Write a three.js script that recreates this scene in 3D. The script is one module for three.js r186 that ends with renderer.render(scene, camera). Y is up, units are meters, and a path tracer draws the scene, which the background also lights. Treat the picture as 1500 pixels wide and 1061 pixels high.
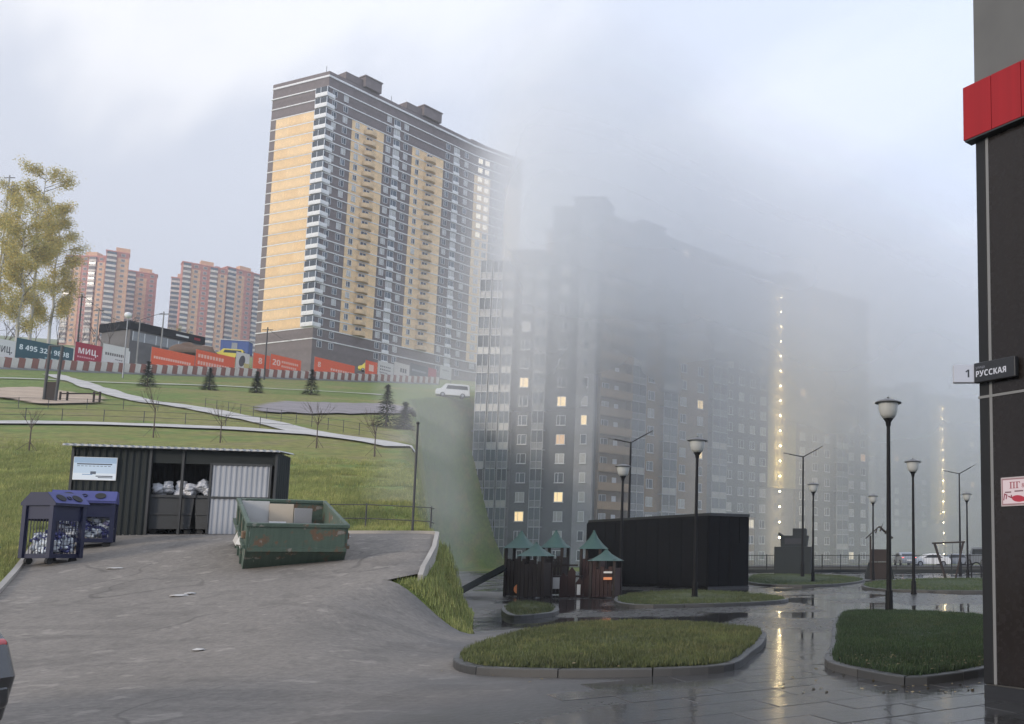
import * as THREE from 'three';
import { mergeGeometries } from 'three/addons/utils/BufferGeometryUtils.js';
import { RoundedBoxGeometry } from 'three/addons/geometries/RoundedBoxGeometry.js';

// ---------------------------------------------------------------- camera
const F = 1300, CX = 1250, HORIZON = 815, TAN = 1300 / 12300, PITCH = Math.atan(TAN), CY = HORIZON - F * TAN, EYE = 1.6;
const cosP = Math.cos(PITCH), sinP = Math.sin(PITCH), V3 = THREE.Vector3;
const scene = new THREE.Scene();
const camera = new THREE.PerspectiveCamera(2 * Math.atan(530.5 / F) * 180 / Math.PI, 1500 / 1061, 0.1, 3000);
camera.position.set(0, EYE, 0);
camera.rotation.x = PITCH;
camera.setViewOffset(1500, 1061, 750 - CX, 530.5 - CY, 1500, 1061);   // shift lens
const renderer = new THREE.WebGLRenderer();
renderer.toneMapping = THREE.LinearToneMapping;
renderer.toneMappingExposure = 1.35;
renderer.shadowMap.enabled = true;

// ---------------------------------------------------------------- noise and random numbers
function rng(seed) { let s = seed >>> 0; return () => { s = (s + 0x6d2b79f5) | 0; let t = Math.imul(s ^ (s >>> 15), 1 | s); t = (t + Math.imul(t ^ (t >>> 7), 61 | t)) ^ t; return ((t ^ (t >>> 14)) >>> 0) / 4294967296; }; }
const clamp = (x, a = 0, b = 1) => Math.min(b, Math.max(a, x)), lerp = (a, b, t) => a + (b - a) * t;
const sstep = (a, b, x) => { const t = clamp((x - a) / (b - a)); return t * t * (3 - 2 * t); };
const hash2 = (x, y) => { let h = Math.imul(x, 374761393) + Math.imul(y, 668265263); h = Math.imul(h ^ (h >>> 13), 1274126177); return ((h ^ (h >>> 16)) >>> 0) / 4294967296; };
function vnoise(x, y) {
  const ix = Math.floor(x), iy = Math.floor(y), fx = x - ix, fy = y - iy, s = fx * fx * (3 - 2 * fx), t = fy * fy * (3 - 2 * fy);
  return lerp(lerp(hash2(ix, iy), hash2(ix + 1, iy), s), lerp(hash2(ix, iy + 1), hash2(ix + 1, iy + 1), s), t);
}
function fbm(x, y, o = 4) { let a = 0.5, s = 0, n = 0; for (let i = 0; i < o; i++) { s += a * vnoise(x, y); n += a; a *= 0.5; x = x * 2.03 + 17.1; y = y * 2.03 + 5.7; } return s / n; }

// ---------------------------------------------------------------- sky: high overcast with streaks
{
  const W = 2048, Hh = 1024, data = new Float32Array(W * Hh * 4);
  for (let r = 0; r < Hh; r++) {
    const el = ((r + 0.5) / Hh - 0.5) * Math.PI, y = Math.sin(el), ce = Math.cos(el);
    for (let c = 0; c < W; c++) {
      const az = ((c + 0.5) / W - 0.5) * 2 * Math.PI, x = Math.cos(az) * ce, z = Math.sin(az) * ce, k = 1 / (Math.max(y, 0) + 0.22);
      const px = x * k, pz = z * k, a = px * 0.8 + pz * 0.6, b = -px * 0.6 + pz * 0.8;
      const n = fbm(a * 1.1 + 40, b * 3.8 + 11, 5), n2 = fbm(a * 0.6 + 7, b * 0.9 + 3, 3);
      const streak = sstep(0.42, 0.62, n * 0.8 + n2 * 0.23);
      const weight = 0.12 + 0.88 * sstep(-0.1, 0.85, -x * 0.85 - z * 0.2);
      const bright = 0.93 + 0.16 * Math.max(y, 0);
      const lo = [0.57, 0.60, 0.675], hi = [0.83, 0.83, 0.85], calm = [0.64, 0.73, 0.915];
      for (let i = 0; i < 3; i++) data[(r * W + c) * 4 + i] = bright * lerp(calm[i], lerp(lo[i], hi[i], streak), weight);
      data[(r * W + c) * 4 + 3] = 1;
    }
  }
  const t = new THREE.DataTexture(data, W, Hh, THREE.RGBAFormat, THREE.FloatType);
  t.mapping = THREE.EquirectangularReflectionMapping; t.magFilter = t.minFilter = THREE.LinearFilter; t.needsUpdate = true;
  scene.background = t; scene.environment = t;
}
// ---------------------------------------------------------------- sun, veiled, low behind the camera's left shoulder
const sun = new THREE.DirectionalLight(0xfff0dc, 1.5);
sun.position.set(-180, 95, 190); sun.target.position.set(-20, 0, -60);
sun.castShadow = true; sun.shadow.radius = 24; sun.shadow.mapSize.set(2048, 2048);
Object.assign(sun.shadow.camera, { left: -300, right: 300, top: 250, bottom: -250, near: 1, far: 900 });
scene.add(sun, sun.target);
scene.fog = new THREE.FogExp2(0xdfe3ea, 0.0005);

// ---------------------------------------------------------------- measuring: a picture point at a distance in metres
function at(px, py, D) { const u = (px - CX) / F, v = -(py - CY) / F, t = D / (cosP - v * sinP); return new V3(u * t, EYE + t * (v * cosP + sinP), -D); }
function gnd(px, py) { const u = (px - CX) / F, v = -(py - CY) / F, t = -EYE / (v * cosP + sinP); return [u * t, t * (cosP - v * sinP)]; }

// terrain height: level plaza to the right, hillside to the left. X to the right, D ahead, in metres
const PROF = [[-50, 0], [8.5, 0], [10.5, 0.06], [13, 0.26], [17, 0.85], [20, 1.35], [23.2, 2.1], [26.2, 2.3], [29, 3.05], [33, 4.1], [40, 5.8], [2000, 5.8 + 1960 * 0.24]];
function prof(D) {
  let i = 1; while (D > PROF[i][0]) i++;
  const [a, b] = PROF[i - 1], [c, d] = PROF[i]; return lerp(b, d, (D - a) / (c - a));
}
const EDGE = [[0, -0.66, -0.46], [14, -0.64, -0.44], [17, -0.60, -0.42], [19.5, -0.485, -0.425], [25, -0.468, -0.425], [29, -0.50, -0.46], [118, -0.503, -0.462], [150, -0.42, -0.29], [3000, -0.42, -0.29]];
function edge(D) { let i = 1; const d = Math.max(D, 0); while (d > EDGE[i][0]) i++; const A = EDGE[i - 1], B = EDGE[i], t = (d - A[0]) / (B[0] - A[0]); return [lerp(A[1], B[1], t), lerp(A[2], B[2], t)]; }
function H(X, D) {
  if (D <= 8.5) return 0;
  const [l, r] = edge(D), u = X / D, k = 1 - sstep(l, r, u);
  if (k <= 0) return 0;
  const w = sstep(24, 48, D), soft = D > 27 ? 0.25 * sstep(27, 40, D) * (fbm(X * 0.12, D * 0.12, 3) - 0.5) : 0;
  return k * (0.5 * prof(D - 0.7) + 0.5 * prof(D + 0.7) - 0.07 * (X + 0.72 * D) * w + soft);
}
function hit(px, py, from = 9) {   // where the line of sight meets the ground
  for (let D = from, q = 0; D < 900; q = D, D *= 1.004) { const p = at(px, py, D); if (p.y <= H(p.x, D)) return [p.x, D]; }
  for (let D = 600; D > from; D *= 0.997) { const p = at(px, py, D); if (Math.abs(p.y - H(p.x, D)) < D * 0.006) return [p.x, D]; }
  const p = at(px, py, 60); return [p.x, 60];
}
function rise(px, py, from = 9) {  // first D at which the hillside covers this line of sight
  for (let D = from; D < 900; D *= 1.003) { const p = at(px, py, D); if (H(p.x, D) >= p.y) return [p.x, D]; }
  const p = at(px, py, 120); return [p.x, 120];
}

// ---------------------------------------------------------------- geometry helpers
const count = new Map();
function numbered(n) { const k = count.get(n) ?? 0; count.set(n, k + 1); return k ? n + '_' + String(k).padStart(3, '0') : n; }
function clean(g) { const o = g.index ? g.toNonIndexed() : g; for (const k of Object.keys(o.attributes)) if (!['position', 'normal', 'uv'].includes(k)) o.deleteAttribute(k); return o; }
function muv(g) {   // uv in metres, from the face direction
  g = clean(g); if (!g.attributes.normal) g.computeVertexNormals();
  const p = g.attributes.position, n = g.attributes.normal, uv = new Float32Array(p.count * 2);
  for (let i = 0; i < p.count; i++) {
    const a = Math.abs(n.getX(i)), b = Math.abs(n.getY(i)), c = Math.abs(n.getZ(i));
    if (b > a && b > c) { uv[2 * i] = p.getX(i); uv[2 * i + 1] = p.getZ(i); } else if (a > c) { uv[2 * i] = p.getZ(i); uv[2 * i + 1] = p.getY(i); } else { uv[2 * i] = p.getX(i); uv[2 * i + 1] = p.getY(i); }
  }
  g.setAttribute('uv', new THREE.BufferAttribute(uv, 2)); return g;
}
const join = (list, keepUv) => { const l = [].concat(list).map((g) => keepUv ? clean(g) : muv(g)); return l.length > 1 ? mergeGeometries(l) : l[0]; };
const bx = (x0, x1, y0, y1, z0, z1) => new THREE.BoxGeometry(x1 - x0, y1 - y0, z1 - z0).translate((x0 + x1) / 2, (y0 + y1) / 2, (z0 + z1) / 2);
const rb = (w, h, d, x, y, z, r = 0.02, s = 2) => new RoundedBoxGeometry(w, h, d, s, r).translate(x, y, z);
const cyl = (r0, r1, h, x, y, z, seg = 12) => new THREE.CylinderGeometry(r1, r0, h, seg).translate(x, y + h / 2, z);
function rod(a, b, r, seg = 6, r2 = r) {
  const A = new V3(...a), B = new V3(...b), d = B.clone().sub(A), g = new THREE.CylinderGeometry(r2, r, d.length(), seg);
  g.applyQuaternion(new THREE.Quaternion().setFromUnitVectors(new V3(0, 1, 0), d.normalize())); return g.translate((A.x + B.x) / 2, (A.y + B.y) / 2, (A.z + B.z) / 2);
}
function poly(pts, depth, bevel = 0) { const s = new THREE.Shape(pts.map((p) => new THREE.Vector2(p[0], p[1]))); return new THREE.ExtrudeGeometry(s, { depth, bevelEnabled: bevel > 0, bevelSize: bevel, bevelThickness: bevel, bevelSegments: 2, steps: 1 }); }
function quads(list) {   // each: four corners, counter-clockwise
  const pos = []; for (const q of list) for (const i of [0, 1, 2, 0, 2, 3]) pos.push(...q[i]);
  const g = new THREE.BufferGeometry(); g.setAttribute('position', new THREE.Float32BufferAttribute(pos, 3)); g.computeVertexNormals(); return g;
}
const lathe = (pts, seg = 24) => new THREE.LatheGeometry(pts.map((p) => new THREE.Vector2(p[0], p[1])), seg);
function corrugated(w, h, pitch, amp, thick = 0.004) {
  const n = Math.round(w / pitch) * 4, list = [];
  const z = (i) => amp * [0, 1, 1, 0][i % 4];
  for (let i = 0; i < n; i++) { const x0 = i / n * w, x1 = (i + 1) / n * w; list.push([[x0, 0, z(i)], [x1, 0, z(i + 1)], [x1, h, z(i + 1)], [x0, h, z(i)]], [[x1, 0, z(i + 1) - thick], [x0, 0, z(i) - thick], [x0, h, z(i) - thick], [x1, h, z(i + 1) - thick]]); }
  return quads(list);
}
const isMerged = Symbol('merged');
function part(name, geoms, mat, parent, opt = {}) {
  const g = geoms.isBufferGeometry && geoms[isMerged] ? geoms : join(geoms, opt.keepUv); g[isMerged] = true;
  const m = new THREE.Mesh(g, mat); m.name = name; parent.add(m);
  if (opt.at) m.position.set(...opt.at); if (opt.label) m.userData.label = opt.label; if (opt.kind) m.userData.kind = opt.kind;
  return m;
}
const geo = (list) => { const g = join(list); g[isMerged] = true; return g; };
function thing(name, label, category, pos = [0, 0, 0], turn = 0, group) {
  const o = new THREE.Group(); o.name = numbered(name); o.position.set(...pos); o.rotation.y = turn; scene.add(o);
  o.userData = { label, category }; if (group) o.userData.group = group; return o;
}
function copy(o, pos, turn, label) { const c = o.clone(); c.name = numbered(o.name.replace(/_\d{3}$/, '')); c.position.set(...pos); if (turn !== undefined) c.rotation.y = turn; if (label) c.userData.label = label; scene.add(c); return c; }
function struct(name, geoms, mat, opt = {}) { const m = part(numbered(name), geoms, mat, scene, opt); m.userData.kind = 'structure'; if (opt.label) m.userData.label = opt.label; return m; }

// ---------------------------------------------------------------- textures and materials
function tex(w, h, fn, srgb = true, wrap = THREE.RepeatWrapping) {   // fn(u, v) gives linear r, g, b
  const d = new Uint8Array(w * h * 4), enc = (x) => srgb ? (x <= 0.0031308 ? x * 12.92 : 1.055 * Math.pow(x, 1 / 2.4) - 0.055) : x;
  for (let j = 0; j < h; j++) for (let i = 0; i < w; i++) { const c = fn((i + 0.5) / w, (j + 0.5) / h), o = (j * w + i) * 4; for (let k = 0; k < 3; k++) d[o + k] = Math.round(255 * enc(clamp(c[k]))); d[o + 3] = 255; }
  const t = new THREE.DataTexture(d, w, h, THREE.RGBAFormat); if (srgb) t.colorSpace = THREE.SRGBColorSpace;
  t.wrapS = t.wrapT = wrap; t.magFilter = THREE.LinearFilter; t.minFilter = THREE.LinearMipmapLinearFilter; t.generateMipmaps = true; t.needsUpdate = true; return t;
}
const tnoise = (u, v, n, o) => { // tileable noise
  let a = 0.5, s = 0, w = 0, f = n;
  for (let i = 0; i < o; i++) { const x = u * f, y = v * f, ix = Math.floor(x), iy = Math.floor(y), fx = x - ix, fy = y - iy, p = fx * fx * (3 - 2 * fx), q = fy * fy * (3 - 2 * fy), m = (k) => ((k % f) + f) % f; const h = (A, B) => hash2(m(A) + i * 71, m(B) + i * 131); s += a * lerp(lerp(h(ix, iy), h(ix + 1, iy), p), lerp(h(ix, iy + 1), h(ix + 1, iy + 1), p), q); w += a; a *= 0.55; f *= 2; }
  return s / w;
};
const grime = tex(512, 512, (u, v) => { const n = tnoise(u, v, 4, 7), m = 0.78 + 0.42 * (n - 0.3); return [m, m, m]; });
grime.repeat.set(0.25, 0.25);
const streaks = tex(512, 512, (u, v) => { const n = tnoise(u, v * 0.999, 6, 6), s = tnoise(u, 0.5, 64, 3), m = 0.72 + 0.2 * n + 0.22 * s; return [m, m, m]; });
streaks.repeat.set(0.3, 0.2);
const fine = tex(512, 512, (u, v) => { const n = tnoise(u, v, 32, 5); return [n, n, n]; }, false); fine.repeat.set(0.7, 0.7);
const skipTex = tex(1024, 1024, (u, v) => {   // chipped green paint, rust, scratches, plaster splashes
  const n = tnoise(u, v, 5, 7), m = tnoise(u + 0.3, v + 0.7, 24, 5), d = tnoise(u, 0.37 + v * 0.06, 90, 2), rust = 0.8 * sstep(0.6, 0.7, n * 0.6 + m * 0.4 + 0.06 * (d - 0.5)), pale = 0.6 * sstep(0.68, 0.75, m * 0.7 + tnoise(u + 0.5, v, 9, 4) * 0.3), k = 0.7 + 0.5 * n + 0.25 * (d - 0.5);
  return [lerp(lerp(0.07, 0.15, rust), 0.3, pale) * k, lerp(lerp(0.105, 0.075, rust), 0.3, pale) * k, lerp(lerp(0.078, 0.04, rust), 0.27, pale) * k];
}); skipTex.repeat.set(0.33, 0.33);
const mat = (r, g, b, rough = 0.85, o = {}) => { const m = new THREE.MeshPhysicalMaterial({ color: new THREE.Color().setRGB(r, g, b), roughness: rough, ...o }); return m; };
const dirty = (r, g, b, rough = 0.85, o = {}) => mat(r, g, b, rough, { map: grime, ...o });
const M = {
  brown: dirty(0.2, 0.165, 0.155), yellow: dirty(0.9, 0.645, 0.37), yellowB: dirty(0.86, 0.6, 0.33), white: dirty(0.82, 0.81, 0.79, 0.7), frame: mat(0.78, 0.79, 0.8, 0.5), frameGrey: mat(0.42, 0.43, 0.44, 0.5),
  pane: mat(0.05, 0.06, 0.07, 0.08, { specularIntensity: 1 }), paneBlue: mat(0.1, 0.12, 0.14, 0.12), glazLow: dirty(0.2, 0.21, 0.22, 0.3), curtain: dirty(0.5, 0.49, 0.46, 0.4),
  balcony: dirty(0.72, 0.53, 0.32), roofGrey: dirty(0.16, 0.15, 0.15),
  slate: dirty(0.115, 0.12, 0.128), pier: dirty(0.32, 0.32, 0.325), ochre: dirty(0.34, 0.23, 0.135), loggia: dirty(0.27, 0.2, 0.14), cream: dirty(0.5, 0.44, 0.26), greyWall: dirty(0.24, 0.235, 0.235),
  lit: mat(0.6, 0.5, 0.35, 0.5, { emissive: new THREE.Color().setRGB(1.0, 0.72, 0.34), emissiveIntensity: 0.85 }), litDim: mat(0.5, 0.4, 0.3, 0.5, { emissive: new THREE.Color().setRGB(1.0, 0.55, 0.22), emissiveIntensity: 0.4 }), litPale: mat(0.6, 0.55, 0.45, 0.5, { emissive: new THREE.Color().setRGB(1.0, 0.85, 0.6), emissiveIntensity: 0.6 }),
  bulb: mat(1, 0.95, 0.8, 0.5, { emissive: new THREE.Color().setRGB(1.0, 0.86, 0.55), emissiveIntensity: 14 }),
  brick: dirty(0.62, 0.265, 0.215), brickLight: dirty(0.78, 0.46, 0.28), pinkWhite: dirty(0.78, 0.68, 0.6), pinkPane: mat(0.2, 0.17, 0.17, 0.7),
  black: dirty(0.0045, 0.005, 0.0065, 0.85, { specularIntensity: 0.25 }), blackTrim: mat(0.016, 0.017, 0.02, 0.4), post: mat(0.007, 0.007, 0.008, 0.6, { specularIntensity: 0.4 }), metal: dirty(0.3, 0.31, 0.32, 0.45, { metalness: 0.5 }),
  opal: mat(0.42, 0.42, 0.4, 0.35), cap: mat(0.1, 0.1, 0.1, 0.5),
  shedGreen: mat(0.0065, 0.011, 0.0105, 0.75, { map: streaks }), shedGrey: mat(0.36, 0.37, 0.39, 0.5, { map: streaks }), roofEdge: dirty(0.5, 0.5, 0.5, 0.5), binDark: dirty(0.035, 0.037, 0.038, 0.6),
  bag: dirty(0.72, 0.72, 0.74, 0.4), skip: mat(1, 1, 1, 0.65, { map: skipTex, bumpMap: fine, bumpScale: 0.006 }), rust: dirty(0.2, 0.13, 0.08, 0.9), board: dirty(0.62, 0.52, 0.4), plasterBoard: dirty(0.6, 0.58, 0.55),
  blue: dirty(0.009, 0.012, 0.048, 0.5), blueLid: dirty(0.06, 0.065, 0.22, 0.5), bottle: mat(0.7, 0.74, 0.78, 0.25), rubber: mat(0.02, 0.02, 0.02, 0.8),
  wood: dirty(0.028, 0.018, 0.014, 0.8), woodRed: dirty(0.04, 0.017, 0.014, 0.8), roofGreen: dirty(0.032, 0.085, 0.07, 0.55), orangePanel: mat(0.85, 0.3, 0.12, 0.5), panelPale: mat(0.6, 0.58, 0.55, 0.5),
  kiosk: dirty(0.012, 0.017, 0.017, 0.8), concrete: dirty(0.34, 0.33, 0.32, 0.9), kerb: dirty(0.055, 0.055, 0.054, 0.5), kerbB: dirty(0.075, 0.073, 0.07, 0.55), kerbDry: dirty(0.4, 0.37, 0.33, 0.9), pathM: dirty(0.5, 0.48, 0.45, 0.9), lot: dirty(0.25, 0.225, 0.23, 0.9), sand: dirty(0.44, 0.34, 0.25, 0.95),
  facadeBrown: mat(0.017, 0.0135, 0.0125, 0.5, { specularIntensity: 0.5, map: streaks, roughnessMap: fine }), facadeEdge: dirty(0.018, 0.019, 0.021, 0.6, { specularIntensity: 0.4 }), joint: mat(0.17, 0.17, 0.17, 0.6), red: mat(0.3, 0.012, 0.018, 0.6, { map: streaks, specularIntensity: 0.4 }), facadeConcrete: dirty(0.14, 0.14, 0.14, 0.95),
  carDark: mat(0.018, 0.019, 0.02, 0.25, { clearcoat: 1, clearcoatRoughness: 0.08 }), carWhite: mat(0.72, 0.72, 0.72, 0.3, { clearcoat: 0.8 }), carYellow: mat(0.75, 0.6, 0.04, 0.35, { clearcoat: 0.6 }), carGrey: mat(0.2, 0.22, 0.25, 0.3, { clearcoat: 0.8 }), glass: mat(0.03, 0.035, 0.04, 0.05), tail: mat(0.5, 0.01, 0.012, 0.2, { clearcoat: 1 }), tailLit: mat(0.6, 0.02, 0.02, 0.3, { emissive: new THREE.Color().setRGB(1, 0.06, 0.05), emissiveIntensity: 4 }), hub: mat(0.35, 0.35, 0.36, 0.3, { metalness: 0.8 }),
  barrierWhite: dirty(0.68, 0.63, 0.58), barrierRed: dirty(0.3, 0.13, 0.1), soil: dirty(0.2, 0.125, 0.08, 1), bark: dirty(0.5, 0.48, 0.44), twig: mat(0.1, 0.075, 0.06, 0.9), thin: mat(0.05, 0.05, 0.05, 0.6), wire: mat(0.06, 0.06, 0.06, 0.6),
  needles: mat(0.028, 0.042, 0.022, 0.9), leafYellow: mat(0.64, 0.5, 0.14, 0.8, { transmission: 0.35 }), leafOlive: mat(0.42, 0.39, 0.14, 0.8, { transmission: 0.35 }), hazeSheetMat: mat(0.92, 0.925, 0.945, 1, { transmission: 0.5, specularIntensity: 0, vertexColors: true, transparent: true, depthWrite: false, side: THREE.DoubleSide }),  // last one: haze sheets, opacity painted per vertex
};

// ---------------------------------------------------------------- ground
function sheet(rows, xl, xr, cols, lift, uvf) {
  const pos = [], uv = [], idx = [];
  for (const D of rows) for (let j = 0; j <= cols; j++) { const X = lerp(xl(D), xr(D), j / cols); pos.push(X, H(X, D) + lift, -D); uv.push(...uvf(X, D)); }
  for (let i = 0; i < rows.length - 1; i++) for (let j = 0; j < cols; j++) { const a = i * (cols + 1) + j, b = a + 1, c = a + cols + 1, d = c + 1; idx.push(a, b, d, a, d, c); }
  const g = new THREE.BufferGeometry(); g.setAttribute('position', new THREE.Float32BufferAttribute(pos, 3)); g.setAttribute('uv', new THREE.Float32BufferAttribute(uv, 2)); g.setIndex(idx); g.computeVertexNormals(); return g;
}
const rowsTo = (a, b, f, min) => { const r = [a]; while (r[r.length - 1] < b) r.push(Math.min(b, r[r.length - 1] + Math.max(min, r[r.length - 1] * f))); return r; };
{
  const hillTex = tex(2048, 2048, (u, v) => {
    const X = u * 230 - 230, D = v * 230 + 12, b = fbm(X * 0.06, D * 0.06, 5), m = fbm(X * 0.5 + 9, D * 0.5, 4), f = fbm(X * 3.1, D * 3.1, 3);
    const olive = sstep(0.42, 0.62, b * 0.55 + m * 0.45), dirt = sstep(0.62, 0.72, m * 0.6 + b * 0.4) * 0.5, k = 0.62 + 0.76 * f;
    return [lerp(lerp(0.125, 0.19, olive), 0.2, dirt) * k, lerp(lerp(0.175, 0.185, olive), 0.16, dirt) * k, lerp(lerp(0.035, 0.05, olive), 0.085, dirt) * k];
  }, true, THREE.MirroredRepeatWrapping);
  const hillBump = fine.clone(); hillBump.repeat.set(120, 120); hillBump.needsUpdate = true;
  const grassM = new THREE.MeshStandardMaterial({ map: hillTex, roughness: 1, bumpMap: hillBump, bumpScale: 0.05 });
  struct('hillside_ground', sheet([-30, -12, -2, ...rowsTo(4, 950, 0.022, 0.3)], (D) => -1.3 * Math.max(D, 0) - 40, (D) => 0.5 * Math.max(D, 0) + 40, 260, -0.07, (X, D) => [(X + 230 - 0.9 * H(X, D) + 0.216 * D) / 230, (D - 12) / 230]), grassM, { keepUv: true });
  M.grassM = grassM;
}
// yard: dry asphalt up the ramp, soaked paving on the level
const kerbLine = (D) => -15.9 - (D - 16.5) * 0.787;
{
  function yardMat(X0, XW, D0, DW, n) {
    const c = new Uint8Array(n * n * 4), ro = new Uint8Array(n * n * 4), bu = new Uint8Array(n * n * 4), enc = (x) => 255 * Math.pow(clamp(x), 1 / 2.2);
    for (let j = 0; j < n; j++) for (let i = 0; i < n; i++) {
      const X = X0 + (i + 0.5) / n * XW, D = D0 + (j + 0.5) / n * DW, o = (j * n + i) * 4, big = fbm(X * 0.35 + 3, D * 0.35, 3), wet = sstep(-1, 1, (X + 0.44 * D) / 2.2 + (big - 0.5) * 2.4);
      const pud = sstep(0.44, 0.58, fbm(X * 0.42 + 31, D * 0.28 + 9, 4)), g = 0.5 * vnoise(X * 17, D * 17) + 0.5 * hash2(i, j), st = fbm(X * 1.3 + 5, D * 0.7 + 77, 4), wx = X + 1.2 * (vnoise(X * 0.9, D * 0.9) - 0.5), wd = D + 1.2 * (vnoise(X * 0.9 + 40, D * 0.9) - 0.5);
      const crack = (1 - sstep(0.002, 0.009, Math.abs(fbm(wx * 0.33 + 8, wd * 0.33 + 2, 3) - 0.5))) * sstep(0.42, 0.5, vnoise(X * 0.25 + 60, D * 0.25)), mend = sstep(0.0, 0.03, vnoise(Math.round(X * 0.28) * 3.1, Math.round(D * 0.22) * 2.7) - 0.8), tyre = sstep(0.5, 0.7, vnoise(X * 0.5, D * 3.2 + 4)) * sstep(0.4, 0.6, vnoise(X * 0.15 + 8, D * 0.5));
      const chalk = (1 - wet) * sstep(0.72, 0.8, fbm(X * 3.2 + 50, D * 3.2, 3)) * 0.3, dark = (1 - wet) * sstep(0.64, 0.7, fbm(X * 1.9 + 90, D * 1.9, 3));
      const base = lerp(0.18, 0.03, wet) * (0.72 + 0.56 * g) * (0.88 + 0.24 * st) * (1 - 0.3 * crack) * (1 - 0.18 * mend) * (1 - 0.12 * tyre) * (1 - 0.14 * dark) + chalk * 0.2;
      c[o] = enc(base * lerp(1.09, 1.03, wet)); c[o + 1] = enc(base * lerp(0.97, 0.985, wet)); c[o + 2] = enc(base * lerp(0.84, 0.96, wet)); c[o + 3] = 255;
      const r = lerp(0.95, lerp(0.24, 0.055, pud) + 0.1 * g * (1 - pud), wet), b = clamp(0.5 + (g - 0.5) * lerp(0.8, lerp(0.4, 0.05, pud), wet) - 0.2 * crack + (vnoise(X * 1.1, D * 1.1 + 40) - 0.5) * 0.12);
      ro[o] = ro[o + 1] = ro[o + 2] = 255 * r; bu[o] = bu[o + 1] = bu[o + 2] = 255 * b; ro[o + 3] = bu[o + 3] = 255;
    }
    const T = (d, srgb) => { const t = new THREE.DataTexture(d, n, n, THREE.RGBAFormat); if (srgb) t.colorSpace = THREE.SRGBColorSpace; t.magFilter = THREE.LinearFilter; t.minFilter = THREE.LinearMipmapLinearFilter; t.generateMipmaps = true; t.needsUpdate = true; return t; };
    return [new THREE.MeshPhysicalMaterial({ map: T(c, true), roughnessMap: T(ro), roughness: 1, bumpMap: T(bu), bumpScale: 0.012, specularIntensity: 0.8 }), (X, D) => [(X - X0) / XW, (D - D0) / DW]];
  }
  const [yardM, uvf] = yardMat(-31, 47, 2, 24, 2048), [plazaM, uvp] = yardMat(-40, 80, 18, 78, 1024);
  const leftEdge = (D) => D < 16.5 ? lerp(-1.15 * D - 5, -15.9, sstep(14, 16.5, D)) : kerbLine(D);
  struct('asphalt_yard', sheet(rowsTo(2, 18.6, 0, 0.25), leftEdge, (D) => 0.35 * D + 8, 170, 0, uvf), yardM, { keepUv: true });
  struct('asphalt_ramp', sheet(rowsTo(18.6, 25.4, 0, 0.25), leftEdge, (D) => edge(D)[0] * D + 0.1, 90, 0, uvf), yardM, { keepUv: true });
  struct('plaza_paving', sheet(rowsTo(18.6, 95, 0.02, 0.3), (D) => edge(D)[1] * D + 0.05, (D) => 0.35 * D + 8, 90, -0.002, uvp), plazaM, { keepUv: true });
}
// strips laid on the hillside
function strip(name, pts, width, m, lift = 0.05, label) {
  const c = new THREE.CatmullRomCurve3(pts.map(([X, D]) => new V3(X, 0, D)), false, 'centripetal'), n = Math.max(12, Math.round(c.getLength() / 0.8)), q = [];
  for (let i = 0; i <= n; i++) { const p = c.getPointAt(i / n), t = c.getTangentAt(i / n), w = width / 2 * (1 + 0.08 * (fbm(i * 0.3, 3, 2) - 0.5)); const L = []; for (let k = 0; k <= 4; k++) { const s = (k / 4 * 2 - 1) * w, X = p.x - t.z * s, D = p.z + t.x * s; L.push([X, H(X, D) + lift, -D]); } q.push(L); }
  const list = []; for (let i = 0; i < n; i++) for (let k = 0; k < 4; k++) list.push([q[i][k], q[i][k + 1], q[i + 1][k + 1], q[i + 1][k]]);
  return struct(name, quads(list), m, { label });
}
function patch(name, outline, m, lift = 0.05, step = 1.2) {   // an area of the hillside inside an outline of [X, D]
  const s = new THREE.Shape(outline.map((p) => new THREE.Vector2(...p)));
  const pts = s.getPoints(), inside = (x, y) => { let r = false; for (let i = 0, j = pts.length - 1; i < pts.length; j = i++) { const a = pts[i], b = pts[j]; if ((a.y > y) !== (b.y > y) && x < (b.x - a.x) * (y - a.y) / (b.y - a.y) + a.x) r = !r; } return r; };
  const xs = outline.map((p) => p[0]), ds = outline.map((p) => p[1]), list = [], P = (X, D) => [X, H(X, D) + lift, -D];
  for (let D = Math.min(...ds); D < Math.max(...ds); D += step) for (let X = Math.min(...xs); X < Math.max(...xs); X += step) if (inside(X + step / 2, D + step / 2)) list.push([P(X, D), P(X + step, D), P(X + step, D + step), P(X, D + step)]);
  return struct(name, quads(list), m);
}
const onHill = (list) => list.map(([x, y]) => rise(x, y, 25));
strip('footpath', onHill([[-60, 619], [60, 620], [200, 623], [330, 628], [470, 637]]), 1.9, M.pathM);
strip('footpath', onHill([[75, 549], [130, 566], [190, 583], [300, 601], [390, 619], [470, 637], [550, 648], [588, 655]]), 1.9, M.pathM, 0.055);
strip('footpath', onHill([[-60, 553], [60, 556], [140, 560], [230, 563], [330, 566], [450, 572], [560, 579]]), 1.6, M.pathM, 0.06);
patch('parking_lot', onHill([[372, 597], [410, 589], [560, 592], [606, 599], [600, 606], [555, 607], [450, 607], [380, 604]]), M.lot, 0.09, 1);
patch('sand_area', onHill([[-30, 570], [50, 568], [90, 574], [150, 583], [140, 592], [60, 593], [0, 584], [-30, 580]]), M.sand, 0.09, 0.8);

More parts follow.
